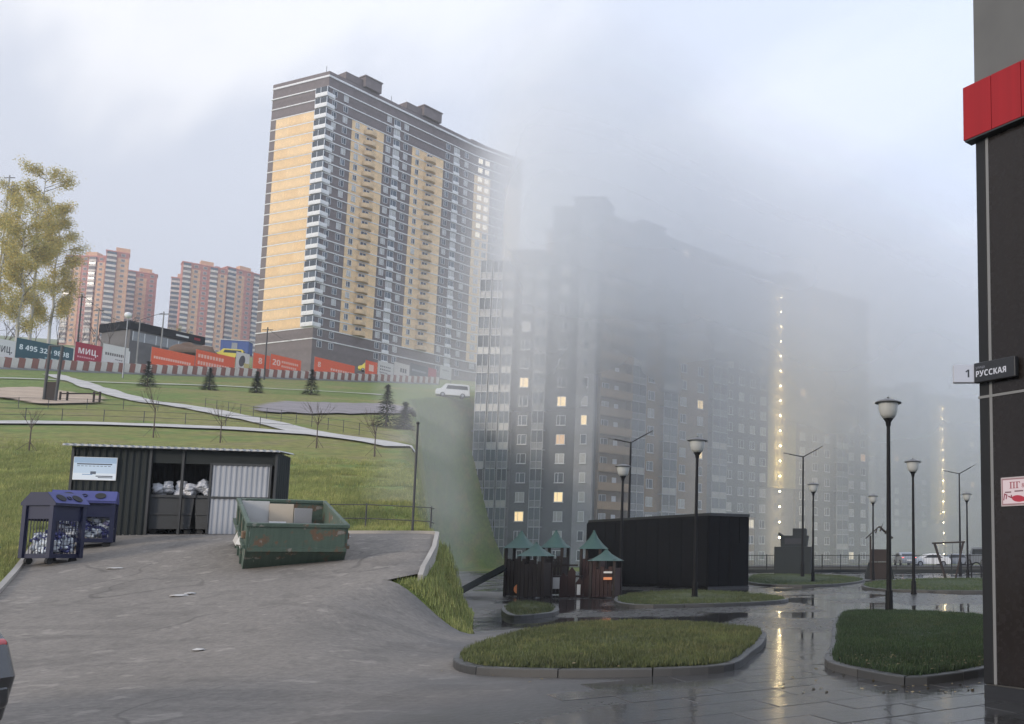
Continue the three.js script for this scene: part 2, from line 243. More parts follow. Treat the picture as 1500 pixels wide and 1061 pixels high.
// kerb that follows a line on the ground
function kerbRun(name, pts, m, w = 0.1, h = 0.08) {
  const c = new THREE.CatmullRomCurve3(pts.map(([X, D]) => new V3(X, 0, D)), false, 'catmullrom', 0.1), n = Math.max(6, Math.round(c.getLength() / 0.5)), q = [];
  for (let i = 0; i <= n; i++) { const p = c.getPointAt(i / n), t = c.getTangentAt(i / n), A = [p.x - t.z * w / 2, p.z + t.x * w / 2], B = [p.x + t.z * w / 2, p.z - t.x * w / 2], y = Math.max(H(...A), H(...B)); q.push([[A[0], y - 0.4, -A[1]], [A[0], y + h, -A[1]], [B[0], y + h, -B[1]], [B[0], y - 0.4, -B[1]]]); }
  const list = []; for (let i = 0; i < n; i++) for (let k = 0; k < 3; k++) list.push([q[i][k], q[i][k + 1], q[i + 1][k + 1], q[i + 1][k]]);
  list.push([...q[0]], [...q[n]].reverse()); return struct(name, quads(list), m);
}
kerbRun('kerb', [[-15.3, 15.2], [kerbLine(16.5), 16.5], [kerbLine(20), 20], [kerbLine(25), 25]], M.kerbDry);
kerbRun('kerb', [[-15.3, 25.4], [-13.8, 25.4], [-12.1, 25.3], [-11.5, 24.6], [-10.35, 22], [-9.6, 20], [-9.3, 19.2]], M.kerbDry);

// grass tufts, real blades
function tuftGeo(n, h, spread, seed) {
  const r = rng(seed), list = [];
  for (let i = 0; i < n; i++) { const a = r() * 6.28, d = r() * spread, x = Math.cos(a) * d, z = Math.sin(a) * d, b = r() * 6.28, w = 0.004 + 0.004 * r(), hh = h * (0.5 + 0.7 * r()), lx = Math.cos(b + 1.57) * hh * 0.5 * r(), lz = Math.sin(b + 1.57) * hh * 0.5 * r(), cx = Math.cos(b) * w, cz = Math.sin(b) * w; list.push([[x - cx, 0, z - cz], [x + cx, 0, z + cz], [x + lx + cx * 0.2, hh, z + lz + cz * 0.2], [x + lx - cx * 0.2, hh, z + lz - cz * 0.2]]); }
  return geo([quads(list)]);
}
function tufts(name, label, parent, geom, spots, tint, seed, sc = 1) {
  const r = rng(seed), m = new THREE.InstancedMesh(geom, mat(1, 1, 1, 0.9, { transmission: 0.25 }), spots.length), o = new THREE.Object3D(), c = new THREE.Color();
  spots.forEach(([x, y, z], i) => { o.position.set(x, y, z); o.rotation.y = r() * 6.28; o.scale.setScalar(sc * (0.6 + 0.8 * r())); o.updateMatrix(); m.setMatrixAt(i, o.matrix); const f = fbm(x * 0.9 + seed, z * 0.9, 3), k = (0.7 + 0.6 * r()) * (0.7 + 0.6 * f), d = r() < 0.1 + 0.3 * sstep(0.5, 0.65, fbm(x * 0.7 + 9, z * 0.7 + seed, 3)) ? 0.55 * (tint[0] + 0.02) : 0; c.setRGB((tint[0] + d) * k, (tint[1] + d * 0.7) * k, (tint[2] + d * 0.3) * k); m.setColorAt(i, c); });
  m.name = numbered(name); m.userData = { kind: 'stuff', label, category: 'grass' }; if (parent !== scene) delete m.userData.category; parent.add(m); return m;
}
// kerbed lawns of the plaza
function smoothLoop(pts, n = 90) { const c = new THREE.CatmullRomCurve3(pts.map(([x, d]) => new V3(x, 0, d)), true, 'centripetal'); return Array.from({ length: n }, (_, i) => { const p = c.getPointAt(i / n); return [p.x, p.z]; }); }
function inset(pts, d) { const n = pts.length; let area = 0; for (let i = 0; i < n; i++) { const a = pts[i], b = pts[(i + 1) % n]; area += a[0] * b[1] - b[0] * a[1]; } const s = Math.sign(area); return pts.map((p, i) => { const a = pts[(i + n - 1) % n], b = pts[(i + 1) % n]; let tx = b[0] - a[0], ty = b[1] - a[1]; const l = Math.hypot(tx, ty) || 1; return [p[0] - s * ty / l * d * 1, p[1] + s * tx / l * d]; }); }
const inPoly = (pts, x, y) => { let r = false; for (let i = 0, j = pts.length - 1; i < pts.length; j = i++) { const a = pts[i], b = pts[j]; if ((a[1] > y) !== (b[1] > y) && x < (b[0] - a[0]) * (y - a[1]) / (b[1] - a[1]) + a[0]) r = !r; } return r; };
const LAWNS = [];
function lawn(px, tint, density, label, seed) {
  const out = smoothLoop(px.map(([x, y]) => gnd(x, y))), inn = inset(out, 0.13); LAWNS.push(out);
  const g = new THREE.Group(); g.name = numbered('kerbed_lawn'); g.userData = { kind: 'structure', label }; scene.add(g);
  const per = Math.max(1, Math.round(out.length / Math.max(6, Math.round(out.reduce((t, p, i) => t + Math.hypot(p[0] - out[(i + 1) % out.length][0], p[1] - out[(i + 1) % out.length][1]), 0) / 1.1)))), kr = rng(seed + 2);
  for (let i = 0; i < out.length; i += per) {   // kerb stones, butted with open joints
    const ids = []; for (let k = 0; k <= per && i + k <= out.length; k++) ids.push((i + k) % out.length);
    const O = ids.map((q) => out[q]), I = ids.map((q) => inn[q]), gap = (L) => { const e = (a, b) => { const l = Math.hypot(b[0] - a[0], b[1] - a[1]) || 1, t = Math.min(0.3, 0.016 / l); return [lerp(a[0], b[0], t), lerp(a[1], b[1], t)]; }; const c = [...L]; c[0] = e(L[0], L[1]); c[L.length - 1] = e(L[L.length - 1], L[L.length - 2]); return c; };
    const ring = new THREE.Shape([...gap(O), ...gap(I).reverse()].map((p) => new THREE.Vector2(...p)));
    const st = part('kerb_stone', [new THREE.ExtrudeGeometry(ring, { depth: 0.1, bevelEnabled: true, bevelSize: 0.008, bevelThickness: 0.012, bevelSegments: 1, curveSegments: 1 }).rotateX(-Math.PI / 2)], kr() < 0.3 ? M.kerbB : M.kerb, g); st.position.y = (kr() - 0.5) * 0.008;
  }
  const soilM = mat(tint[0] * 0.75, tint[1] * 0.72, tint[2] * 0.8, 1, { map: grime, bumpMap: fine, bumpScale: 0.04 });
  // gently mounded turf
  const cx = inn.reduce((s, p) => s + p[0], 0) / inn.length, cz = inn.reduce((s, p) => s + p[1], 0) / inn.length, K = 14, list = [], P = (i, k) => { const p = inn[i % inn.length], t = k / K; return [lerp(p[0], cx, t), 0.09 + 0.07 * Math.sin(t * Math.PI / 2) + 0.02 * fbm(p[0] * 2 * (1 - t) + t * 9, p[1] * (1 - t) * 2, 2), -lerp(p[1], cz, t)]; };
  for (let i = 0; i < inn.length; i++) for (let k = 0; k < K; k++) list.push([P(i, k), P(i + 1, k), P(i + 1, k + 1), P(i, k + 1)]);
  part('turf', quads(list), soilM, g);
  const r = rng(seed), spots = [], xs = inn.map((p) => p[0]), ds = inn.map((p) => p[1]), x0 = Math.min(...xs), x1 = Math.max(...xs), d0 = Math.min(...ds), d1 = Math.max(...ds), n = Math.min(46000, Math.round((x1 - x0) * (d1 - d0) * density));
  for (let i = 0; i < n; i++) { const x = lerp(x0, x1, r()), d = lerp(d0, d1, r()); if (!inPoly(inn, x, d)) continue; if (fbm(x * 2.3 + seed, d * 2.3, 4) < 0.24) continue; spots.push([x, 0.095 + 0.05 * r(), -d]); }
  tufts('grass', 'short ' + label, g, tuftGeo(9, 0.06, 0.07, seed + 5), spots, tint, seed + 9);
  return g;
}
lawn([[664, 976], [690, 988], [760, 992], [880, 993], [1007, 990], [1066, 985], [1100, 965], [1120, 945], [1114, 932], [1060, 925], [973, 920], [850, 922], [757, 936], [690, 957]], [0.095, 0.112, 0.036], 620, 'kerbed lawn island with yellowish green grass before the playground towers', 11);
lawn([[1213, 980], [1260, 993], [1335, 1006], [1350, 1005], [1455, 988], [1490, 950], [1480, 915], [1380, 905], [1290, 902], [1240, 903], [1226, 910], [1217, 955]], [0.024, 0.05, 0.015], 640, 'kerbed lawn of dark wet grass beside the brown corner building', 21);
lawn([[738, 903], [755, 908], [780, 907], [810, 903], [818, 897], [800, 890], [760, 887], [740, 891]], [0.085, 0.1, 0.035], 120, 'small kerbed lawn in front of the play slide', 31);
lawn([[900, 884], [935, 891], [1060, 889], [1148, 884], [1150, 880], [1095, 873], [1000, 869], [930, 873]], [0.07, 0.09, 0.028], 90, 'kerbed lawn in front of the black pavilion', 41);
lawn([[1098, 856], [1140, 860], [1200, 860], [1262, 854], [1255, 848], [1200, 844], [1120, 843], [1096, 848]], [0.06, 0.085, 0.03], 40, 'kerbed lawn in front of the dark kiosk', 51);
lawn([[1262, 860], [1300, 867], [1400, 869], [1470, 868], [1490, 858], [1460, 851], [1390, 850], [1300, 853]], [0.055, 0.085, 0.03], 40, 'kerbed lawn in front of the swing', 61);
{ // blades on the near hillside
  const r = rng(77), spots = [];
  for (let i = 0; i < 110000; i++) { const D = 18.8 + 27 * Math.pow(r(), 1.1), X = lerp(-1.05, -0.43, r()) * D; if (D < 26 && X > (D < 16.5 ? -99 : kerbLine(D) - 0.3) && X < edge(D)[0] * D + 0.25) continue; if (X > edge(D)[1] * D - 0.1) continue; if (r() < sstep(34, 46, D)) continue; if (fbm(X * 0.7, D * 0.7, 3) < 0.3 + 0.2 * r()) continue; spots.push([X, H(X, D) - 0.06, -D]); }
  for (let i = 0; i < 9000; i++) { const D = 15.5 + 9 * r(), X = kerbLine(D) - 0.25 - 5 * r(); spots.push([X, H(X, D) - 0.07, -D]); }
  tufts('hill_grass', 'olive green rough grass on the slope behind the rubbish shed', scene, tuftGeo(9, 0.13, 0.12, 3), spots, [0.25, 0.275, 0.085], 78);
}
// fallen leaves on the wet lawns and around them
{
  const r = rng(404), q = [], leaf = geo([quads([[[-0.03, 0, 0], [0, 0.006, -0.022], [0.035, 0, 0], [0, 0.004, 0.022]]])]), spots = [];
  for (const [l, n, near] of [[1, 420, true], [0, 260, false]]) { const P = LAWNS[l], xs = P.map((p) => p[0]), ds = P.map((p) => p[1]), d0 = Math.min(...ds); for (let i = 0; i < n * 6 && spots.length < n + (near ? 0 : 420); i++) { const X = lerp(Math.min(...xs) - 0.6, Math.max(...xs) + 0.5, r()), D = d0 - 0.6 + (near ? 2.6 : 6) * Math.pow(r(), 1.5), inside = inPoly(inset(P, 0.15), X, D), out = !inPoly(P, X, D); if (!inside && !(out && r() < 0.06)) continue; spots.push([X, inside ? 0.13 + 0.04 * r() : 0.012, -D]); } }
  const m = new THREE.InstancedMesh(leaf, mat(1, 1, 1, 0.7), spots.length), o = new THREE.Object3D(), c = new THREE.Color(); spots.forEach((p, i) => { o.position.set(...p); o.rotation.set((r() - 0.5) * 0.7, r() * 6.28, (r() - 0.5) * 0.7); o.scale.setScalar(0.5 + 0.7 * r()); o.updateMatrix(); m.setMatrixAt(i, o.matrix); const k = 0.4 + 0.8 * r(); c.setRGB(0.26 * k, 0.2 * k, 0.1 * k); m.setColorAt(i, c); });
  m.name = 'fallen_leaves'; m.userData = { kind: 'stuff', label: 'small pale brown fallen leaves scattered on the wet lawns', category: 'leaves' }; scene.add(m);
}
// soaked paving slabs
{
  const g = new THREE.Group(); g.name = 'slab_paving'; g.userData = { kind: 'structure', label: 'soaked grey paving slabs laid aslant around the lawns' }; scene.add(g);
  const r = rng(5), a = 0.62, ca = Math.cos(a), sa = Math.sin(a), w = 1.18, h = 0.58, gap = 0.012, shapes = [geo([rb(w - gap, 0.05, h - gap, 0, -0.0215, 0, 0.006, 1)])];
  const slabBump = tex(512, 512, (u, v) => { const n = tnoise(u, v, 10, 5); return [n, n, n]; }, false); slabBump.repeat.set(0.6, 0.6);
  const mats = [0, 1, 2].map((i) => mat(0.05 + 0.012 * i, 0.05 + 0.011 * i, 0.05 + 0.011 * i, 0.085 + 0.03 * i, { map: grime, bumpMap: slabBump, bumpScale: 0.003, specularIntensity: 0.75 }));
  let n = 0;
  for (let i = -30; i < 30; i++) for (let j = -60; j < 60; j++) {
    const lx = (i + (j & 1 ? 0.5 : 0)) * w, ly = j * h, X = lx * ca - ly * sa - 1, D = lx * sa + ly * ca + 12;
    if (D < 7.6 || D > 17.6 || X / D < -0.36 || X > 1.9 + 0.02 * D || LAWNS.some((p) => inPoly(inset(p, 0.35), X, D)) || n >= 300) continue;
    if (X < -0.3 * D) continue;
    const m = part('slab', shapes[0], mats[Math.floor(r() * 3)], g); m.position.set(X, (r() - 0.5) * 0.003 + 0.002, -D); m.rotation.set((r() - 0.5) * 0.005, a, (r() - 0.5) * 0.005); n++;
  }
}

// ---------------------------------------------------------------- buildings
function along(a, b, px, py = 620) { const k = at(px, py, 1).x, dX = b[0] - a[0], dD = b[1] - a[1]; return (k * a[1] - a[0]) / (dX - k * dD) * Math.hypot(dX, dD); }
const winCache = new Map();
function winGeo(w, h, kind) {
  const key = w.toFixed(2) + h.toFixed(2) + kind; if (winCache.has(key)) return winCache.get(key);
  const t = 0.06, bars = [bx(-w / 2, w / 2, 0, t, 0, 0.1), bx(-w / 2, w / 2, h - t, h, 0, 0.1), bx(-w / 2, -w / 2 + t, t, h - t, 0, 0.1), bx(w / 2 - t, w / 2, t, h - t, 0, 0.1)];
  if (kind !== 'plain') bars.push(bx(-0.12 * w - 0.035, -0.12 * w + 0.035, t, h - t, 0, 0.095));
  if (kind === 'grid') bars.push(bx(-w / 2, w / 2, h * 0.42, h * 0.42 + 0.07, 0, 0.09), bx(0.2 * w, 0.2 * w + 0.07, t, h - t, 0, 0.095));
  const o = { frame: geo(bars), pane: geo([bx(-w / 2 + t, w / 2 - t, t, h - t, 0.01, 0.05)]), sill: geo([bx(-w / 2 - 0.1, w / 2 + 0.1, -0.1, -0.015, 0, 0.22)]) };
  winCache.set(key, o); return o;
}
function addWindow(root, x, y, z, w, h, pane, kind = 'mullion', sill = true) {
  const g = winGeo(w, h, kind), f = part('window', g.frame, M.frame, root); f.position.set(x, y, z);
  part('pane', g.pane, pane, f); if (sill) part('sill', g.sill, M.white, f); return f;
}
const rw = rng(1234);
const paneMix = (lit = 0.03) => { const k = rw(); return k < lit * 0.3 ? M.lit : k < lit * 0.6 ? M.litDim : k < lit ? M.litPale : k < 0.3 ? M.curtain : k < 0.5 ? M.paneBlue : M.pane; };
function frameOf(name, label, category, a, b, y0, group) { const L = Math.hypot(b[0] - a[0], b[1] - a[1]), o = thing(name, label, category, [a[0], y0, -a[1]], Math.atan2(b[1] - a[1], b[0] - a[0]), group); return [o, L]; }
// one bay of a facade: colour, windows, glazed balconies or loggias
function bay(root, x0, x1, floors, fh, from, b) {
  const W = x1 - x0, top = b.top ?? floors * fh;
  if (b.wall) part('wall', [bx(x0, x1, from * fh, top, -0.5, b.proud ?? 0)], b.wall, root);
  if (b.low) part('wall', [bx(x0, x1, 0, from * fh, -0.5, (b.proud ?? 0) + 0.02)], b.low, root);
  const z = (b.proud ?? 0) + 0.004;
  for (let f = 0; f < Math.floor(top / fh); f++) {
    const y = f * fh, zz = f < from && b.low ? z + 0.02 : z;
    if (b.kind === 'win') for (let i = 0; i < b.n; i++) addWindow(root, x0 + W * (i + 0.5) / b.n, y + 0.95, zz, b.w ?? 1.35, b.h ?? 1.5, b.lit?.includes(f + '.' + i) ? M.lit : paneMix(b.chance ?? 0.02), b.style ?? 'mullion');
    if (b.kind === 'glaz') {
      const g = part('glazed_balcony', [bx(x0 + 0.1, x1 - 0.1, y + 0.02, y + 0.16, z, z + 1.1), bx(x0 + 0.1, x0 + 0.18, y + 0.16, y + fh, z + 1.0, z + 1.08), bx(x1 - 0.18, x1 - 0.1, y + 0.16, y + fh, z + 1.0, z + 1.08), bx((x0 + x1) / 2 - 0.04, (x0 + x1) / 2 + 0.04, y + 0.16, y + fh, z + 1.0, z + 1.08), bx(x0 + 0.1, x1 - 0.1, y + 1.1, y + 1.17, z + 1.0, z + 1.075)], M.frameGrey, root);
      part('pane', [bx(x0 + 0.18, x1 - 0.18, y + 0.16, y + 1.1, z + 0.95, z + 1.0)], rw() < 0.8 ? M.glazLow : M.curtain, g); part('pane', [bx(x0 + 0.18, x1 - 0.18, y + 1.17, y + fh, z + 0.95, z + 1.0)], rw() < 0.7 ? M.paneBlue : M.pane, g);
    }
    if (b.kind === 'loggia') {
      part('parapet', [bx(x0, x1, y, y + 1.2, z + 1.35, z + 1.5)], b.parapet, root); part('floor_slab', [bx(x0, x1, y - 0.1, y + 0.08, z, z + 1.34)], b.parapet, root);
      for (const x of [x0, x1 - 0.16]) part('side_wall', [bx(x + 0.005, x + 0.155, y + 0.085, y + fh - 0.105, z, z + 1.33)], b.wall, root);
      addWindow(root, (x0 + x1) / 2 - W * 0.18, y + 0.85, zz, 1.3, 1.5, paneMix(0), 'mullion', false); part('balcony_door', [bx((x0 + x1) / 2 + W * 0.1, (x0 + x1) / 2 + W * 0.1 + 0.8, y + 0.1, y + 2.2, z, z + 0.06)], M.frame, root);
    }
  }
}
function block(name, label, a, b, floors, fh, depth, bays, { from = 0, body = M.greyWall, y0 = 0, parapet = M.roofGrey, py = 620, group } = {}) {
  const [o, L] = frameOf(name, label, 'apartment block', a, b, y0, group), top = floors * fh;
  part('core', [bx(0.02, L - 0.02, -8, top, -depth, -0.5)], body, o);
  const roof = part('roof', [bx(-0.15, L + 0.15, top, top + 0.35, -depth - 0.15, 0.35)], parapet, o);
  part('stair_house', [bx(L * 0.3, L * 0.3 + 5, top + 0.35, top + 3, -8, -3), bx(L * 0.3 - 0.2, L * 0.3 + 5.2, top + 3, top + 3.25, -8.2, -2.8)], parapet, roof);
  for (let i = 0; i < bays.length; i++) { const x0 = i ? clamp(along(a, b, bays[i].px, py), 0, L) : 0, x1 = i < bays.length - 1 ? clamp(along(a, b, bays[i + 1].px, py), 0, L) : L; bay(o, x0, x1, floors, fh, from, bays[i]); }
  return o;
}
const pt = (px, py, D) => { const p = at(px, py, D); return [p.x, D]; };
const FH = 2.93;
block('low_apartment_wing', 'low ochre wing joining the grey tower, beside the grassy hillside', pt(640, 740, 135), pt(697, 740, 135), 7, FH, 12, [
  { px: 640, wall: M.ochre, low: M.greyWall, kind: 'win', n: 2, lit: ['4.1'] }, { px: 676, wall: M.ochre, low: M.greyWall, kind: 'win', n: 1, lit: ['4.0'] }], { from: 2, py: 740 });
block('apartment_block', 'grey apartment tower with white glazed balcony stacks behind the playground', pt(698, 600, 134), pt(801, 600, 134), 16, FH, 14, [
  { px: 698, wall: M.greyWall, kind: 'glaz' }, { px: 716, wall: M.greyWall, kind: 'glaz' }, { px: 733, wall: M.greyWall, kind: 'glaz' }, { px: 750, wall: M.slate, kind: 'win', n: 1, lit: ['2.0', '9.0'] }, { px: 781, wall: M.slate, kind: 'glaz' }], { body: M.slate });
block('apartment_block', 'slate grey tower with a pale corner pier, topping the block behind the playground', pt(801, 600, 134), pt(870, 600, 134), 19, FH, 16, [
  { px: 801, wall: M.slate, kind: 'win', n: 1, lit: ['3.0', '8.0'] }, { px: 843, wall: M.pier, proud: 0.35, kind: 'win', n: 1, w: 0.9, style: 'plain', lit: ['7.0'] }], { body: M.slate });
block('apartment_block', 'long ochre and brown block with dark loggias behind the black pavilion', pt(870, 600, 136), pt(1110, 600, 166), 19, FH, 14, [
  { px: 870, wall: M.loggia, kind: 'loggia', parapet: M.ochre }, { px: 917, wall: M.greyWall, kind: 'glaz' }, { px: 940, wall: M.ochre, low: M.pier, kind: 'win', n: 1, chance: 0.06 }, { px: 965, wall: M.ochre, low: M.pier, kind: 'glaz' }, { px: 987, wall: M.ochre, low: M.pier, kind: 'win', n: 2, lit: ['6.1', '9.1'] }, { px: 1037, wall: M.greyWall, kind: 'glaz' }, { px: 1060, wall: M.slate, kind: 'win', n: 3 }], { from: 3, body: M.ochre });
const litBlock = block('apartment_block', 'foggy grey block with a column of bright stairwell lamps behind the dark kiosk', pt(1110, 600, 166), pt(1272, 600, 187), 19, FH, 14, [
  { px: 1110, wall: M.slate, kind: 'win', n: 1 }, { px: 1125, wall: M.cream }, { px: 1166, wall: M.greyWall, low: M.slate, kind: 'win', n: 3 }, { px: 1220, wall: M.greyWall, kind: 'glaz' }, { px: 1238, wall: M.greyWall, low: M.slate, kind: 'win', n: 2 }], { from: 5 });
const farBlock = block('apartment_block', 'farthest foggy block with a fainter column of stairwell lamps behind the swing', pt(1282, 600, 236), pt(1460, 600, 262), 16, FH, 14, [
  { px: 1282, wall: M.slate, kind: 'win', n: 4 }, { px: 1362, wall: M.cream }, { px: 1400, wall: M.greyWall, low: M.slate, kind: 'win', n: 4 }], { from: 4 });
function stairLamps(o, a, b, px, py0, n, seed) {
  const x = along(a, b, px, 600), g = geo([new THREE.SphereGeometry(0.19, 12, 8)]);
  for (let f = 0; f < n; f++) { const m = part('stairwell_lamp', g, M.bulb, o); m.position.set(x, FH * f + 2.2, 0.42); part('bracket', [bx(-0.06, 0.06, 0.1, 0.2, -0.4, 0)], M.blackTrim, m); const l = new THREE.PointLight(0xffe0a0, 7); l.position.set(x, FH * f + 2.2, 0.75); l.castShadow = true; o.add(l); }
}
stairLamps(litBlock, pt(1110, 600, 166), pt(1272, 600, 187), 1141, 0, 18);
stairLamps(farBlock, pt(1282, 600, 236), pt(1460, 600, 262), 1379, 0, 15);

// the tall yellow and brown tower on the hill
{
  const C = pt(470, 300, 219), A = pt(388, 300, 226), Mid = pt(692, 300, 259), E = pt(762, 300, 271), y0 = 53.5, fh = 2.9, N = 25;
  const [o, L] = frameOf('yellow_tower', 'tall yellow and brown apartment tower with white floor bands and round balconies', 'apartment tower', C, Mid, y0);
  const inv = new THREE.Matrix4().makeRotationY(o.rotation.y).setPosition(o.position).invert(), loc = ([X, D]) => { const v = new V3(X, y0, -D).applyMatrix4(inv); return [v.x, v.z]; };
  const a = loc(A), c = [0, 0], m = [L, 0], e = loc(E), nrm = new V3(e[0] - m[0], 0, e[1] - m[1]).normalize(), e2 = [e[0] - nrm.z * -14, e[1] - nrm.x * 14];
  const back = [a[0] + 6, a[1]], outline = [a, c, m, e, [e[0] + 10, e[1] - 12], [L + 4, -16], [a[0] + 14, a[1] - 2]];
  const slab = (pts, y, h, grow) => { const n = pts.length, q = inset(pts, -grow); return poly(q.map(([x, z]) => [x, -z]), h).rotateX(-Math.PI / 2).translate(0, y, 0); };
  part('core', [slab(outline, -26, 26 + N * fh, 0)], M.brown, o);
  for (let f = 1; f <= N; f++) part('floor_band', [slab(outline, f * fh - 0.3, f === N ? 0.5 : 0.26, f % 4 === 0 && f > 22 ? 0.35 : 0.22)], M.white, o);
  const roof = part('roof', [slab(outline, N * fh + 0.22, 1.0, 0.1)], M.brown, o);
  // roof boxes over the balcony stacks
  const yb = [[508, 556], [599, 646]].map((p) => p.map((x) => along(C, Mid, x, 300)));
  for (const [p, q] of yb) { part('roof_box', [bx(p - 2.5, p + 3, N * fh + 1.2, N * fh + 3.2, -7, 0.2)], M.brown, roof); part('roof_box', [bx(p + 2.2, q - 2.2, N * fh + 1.2, N * fh + 4.0, -5, 1.3), bx(p + 2, q - 2, N * fh + 4.0, N * fh + 4.3, -5.2, 1.5)], M.brown, roof); }
  part('roof_box', [bx(L + 1, L + 6, N * fh + 1.2, N * fh + 3.4, -8, -3)], M.brown, roof);
  for (const [x, h] of [[1.5, 3.5], [20, 4], [34, 3]]) part('aerial', [rod([x, N * fh + 1, -4], [x, N * fh + 1 + h, -4], 0.06)], M.thin, roof);
  // end wall: a yellow panel for each floor beside a brown strip
  const eL = Math.hypot(c[0] - a[0], c[1] - a[1]), ang = Math.atan2(-(c[1] - a[1]), c[0] - a[0]);
  const ew = new THREE.Group(); ew.name = 'end_wall'; ew.position.set(a[0], 0, a[1]); ew.rotation.y = ang; o.add(ew);
  const pg = geo([bx(0.01, eL * 0.24 - 0.01, 0.02, fh - 0.34, -0.1, 0.12)]), pgb = geo([bx(0.05, eL * 0.1, 0.02, fh - 0.34, -0.1, 0.1)]);
  for (let f = 2; f < N - 3; f++) { for (let i = 0; i < 3; i++) part('yellow_panel', pg, rw() < 0.35 ? M.yellowB : M.yellow, ew).position.set(eL * (0.1 + 0.24 * i), f * fh, 0); part('brown_panel', pgb, M.brown, ew).position.y = f * fh; }
  const cbx0 = eL * 0.82, cb = geo([bx(cbx0, eL + 0.6, 0, 1.05, 0.1, 0.75), bx(eL - 0.1, eL + 0.6, 0, 1.05, -1.6, 0.1)]), cf = geo([bx(cbx0, cbx0 + 0.09, 1.05, fh - 0.34, 0.66, 0.75), bx(eL + 0.5, eL + 0.6, 1.05, fh - 0.34, 0.66, 0.75), bx((cbx0 + eL) / 2, (cbx0 + eL) / 2 + 0.1, 1.05, fh - 0.34, 0.66, 0.75)]), cp = geo([bx(cbx0 + 0.09, eL + 0.5, 1.05, fh - 0.34, 0.2, 0.66)]);
  for (let f = 2; f < N - 1; f++) { const b = part('corner_balcony', cb, M.white, ew); b.position.y = f * fh; part('frame', cf, M.frame, b); part('pane', cp, rw() < 0.5 ? M.paneBlue : M.pane, b); }
  const X = (px) => along(C, Mid, px, 300);
  const wide = geo([bx(-1.0, 1.0, 0, 0.95, 0, 0.3)]);
  const bal = new THREE.CylinderGeometry(1.7, 1.7, 1.05, 14, 1, true, -Math.PI / 2, Math.PI), balG = geo([bal.clone().translate(0, 0.55, 0), new THREE.CylinderGeometry(1.75, 1.75, 0.16, 14, 1, false, -Math.PI / 2, Math.PI).translate(0, -0.02, 0), new THREE.CylinderGeometry(1.62, 1.62, 1.05, 14, 1, true, -Math.PI / 2, Math.PI).translate(0, 0.55, 0)]), door = geo([bx(-0.9, 0.9, 0.1, 2.3, 0, 0.06)]), doorPane = geo([bx(-0.8, -0.06, 0.5, 2.2, 0.055, 0.07), bx(0.06, 0.8, 0.5, 2.2, 0.055, 0.07)]);
  for (const [p, q] of yb) for (let f = 2; f < N - 3; f++) {
    part('yellow_panel', [bx(p, q, f * fh + 0.02, (f + 1) * fh - 0.32, -0.1, 0.1)], M.yellow, o);
    const b = part('round_balcony', balG, M.balcony, o); b.position.set(lerp(p, q, 0.55), f * fh + 0.1, 0.1); { const d = part('balcony_door', door, M.frame, b); d.position.z = 0.01; part('pane', doorPane, M.pane, d); }
    addWindow(o, p + (q - p) * 0.16, f * fh + 0.8, 0.105, 1.1, 1.5, paneMix(0));
  }
  const cols = [[480, 1.3], [497, 1.3], [563, 1.4], [575, 2.0], [589, 1.4], [652, 1.4], [665, 2], [680, 1.4]];
  for (let f = 0; f < N - 1; f++) cols.forEach(([px, w], i) => { const x = X(px); addWindow(o, x, f * fh + 0.75, 0.01, w * 0.9, 1.65, i === 3 || i === 6 ? (rw() < 0.5 ? M.curtain : M.paneBlue) : paneMix(0), 'mullion', false); if (i === 3 || i === 6) part('white_spandrel', wide, M.white, o).position.set(x, f * fh - 0.25, 0.012); });
  // wing that turns towards the viewer
  const wl = Math.hypot(e[0] - m[0], e[1] - m[1]), wing = new THREE.Group(); wing.name = 'wing_wall'; wing.position.set(m[0], 0, m[1]); wing.rotation.y = Math.atan2(-(e[1] - m[1]), e[0] - m[0]); o.add(wing);
  const py1 = geo([bx(0.1, wl * 0.34, 0.02, fh - 0.32, -0.1, 0.1)]), py2 = geo([bx(wl * 0.66, wl, 0.02, fh - 0.32, -0.1, 0.1)]);
  for (let f = 2; f < N - 3; f++) { part('yellow_panel', py1, M.yellow, wing).position.y = f * fh; part('yellow_panel', py2, M.yellow, wing).position.y = f * fh; }
  for (let f = 1; f < N - 1; f++) for (const [s, pn] of [[0.12, f > 14 ? M.litPale : M.curtain], [0.26, f > 15 ? M.litPale : M.paneBlue], [0.44, M.pane], [0.57, M.pane]]) addWindow(wing, wl * s, f * fh + 0.75, 0.12, 1.4, 1.6, pn, 'mullion', false);
}
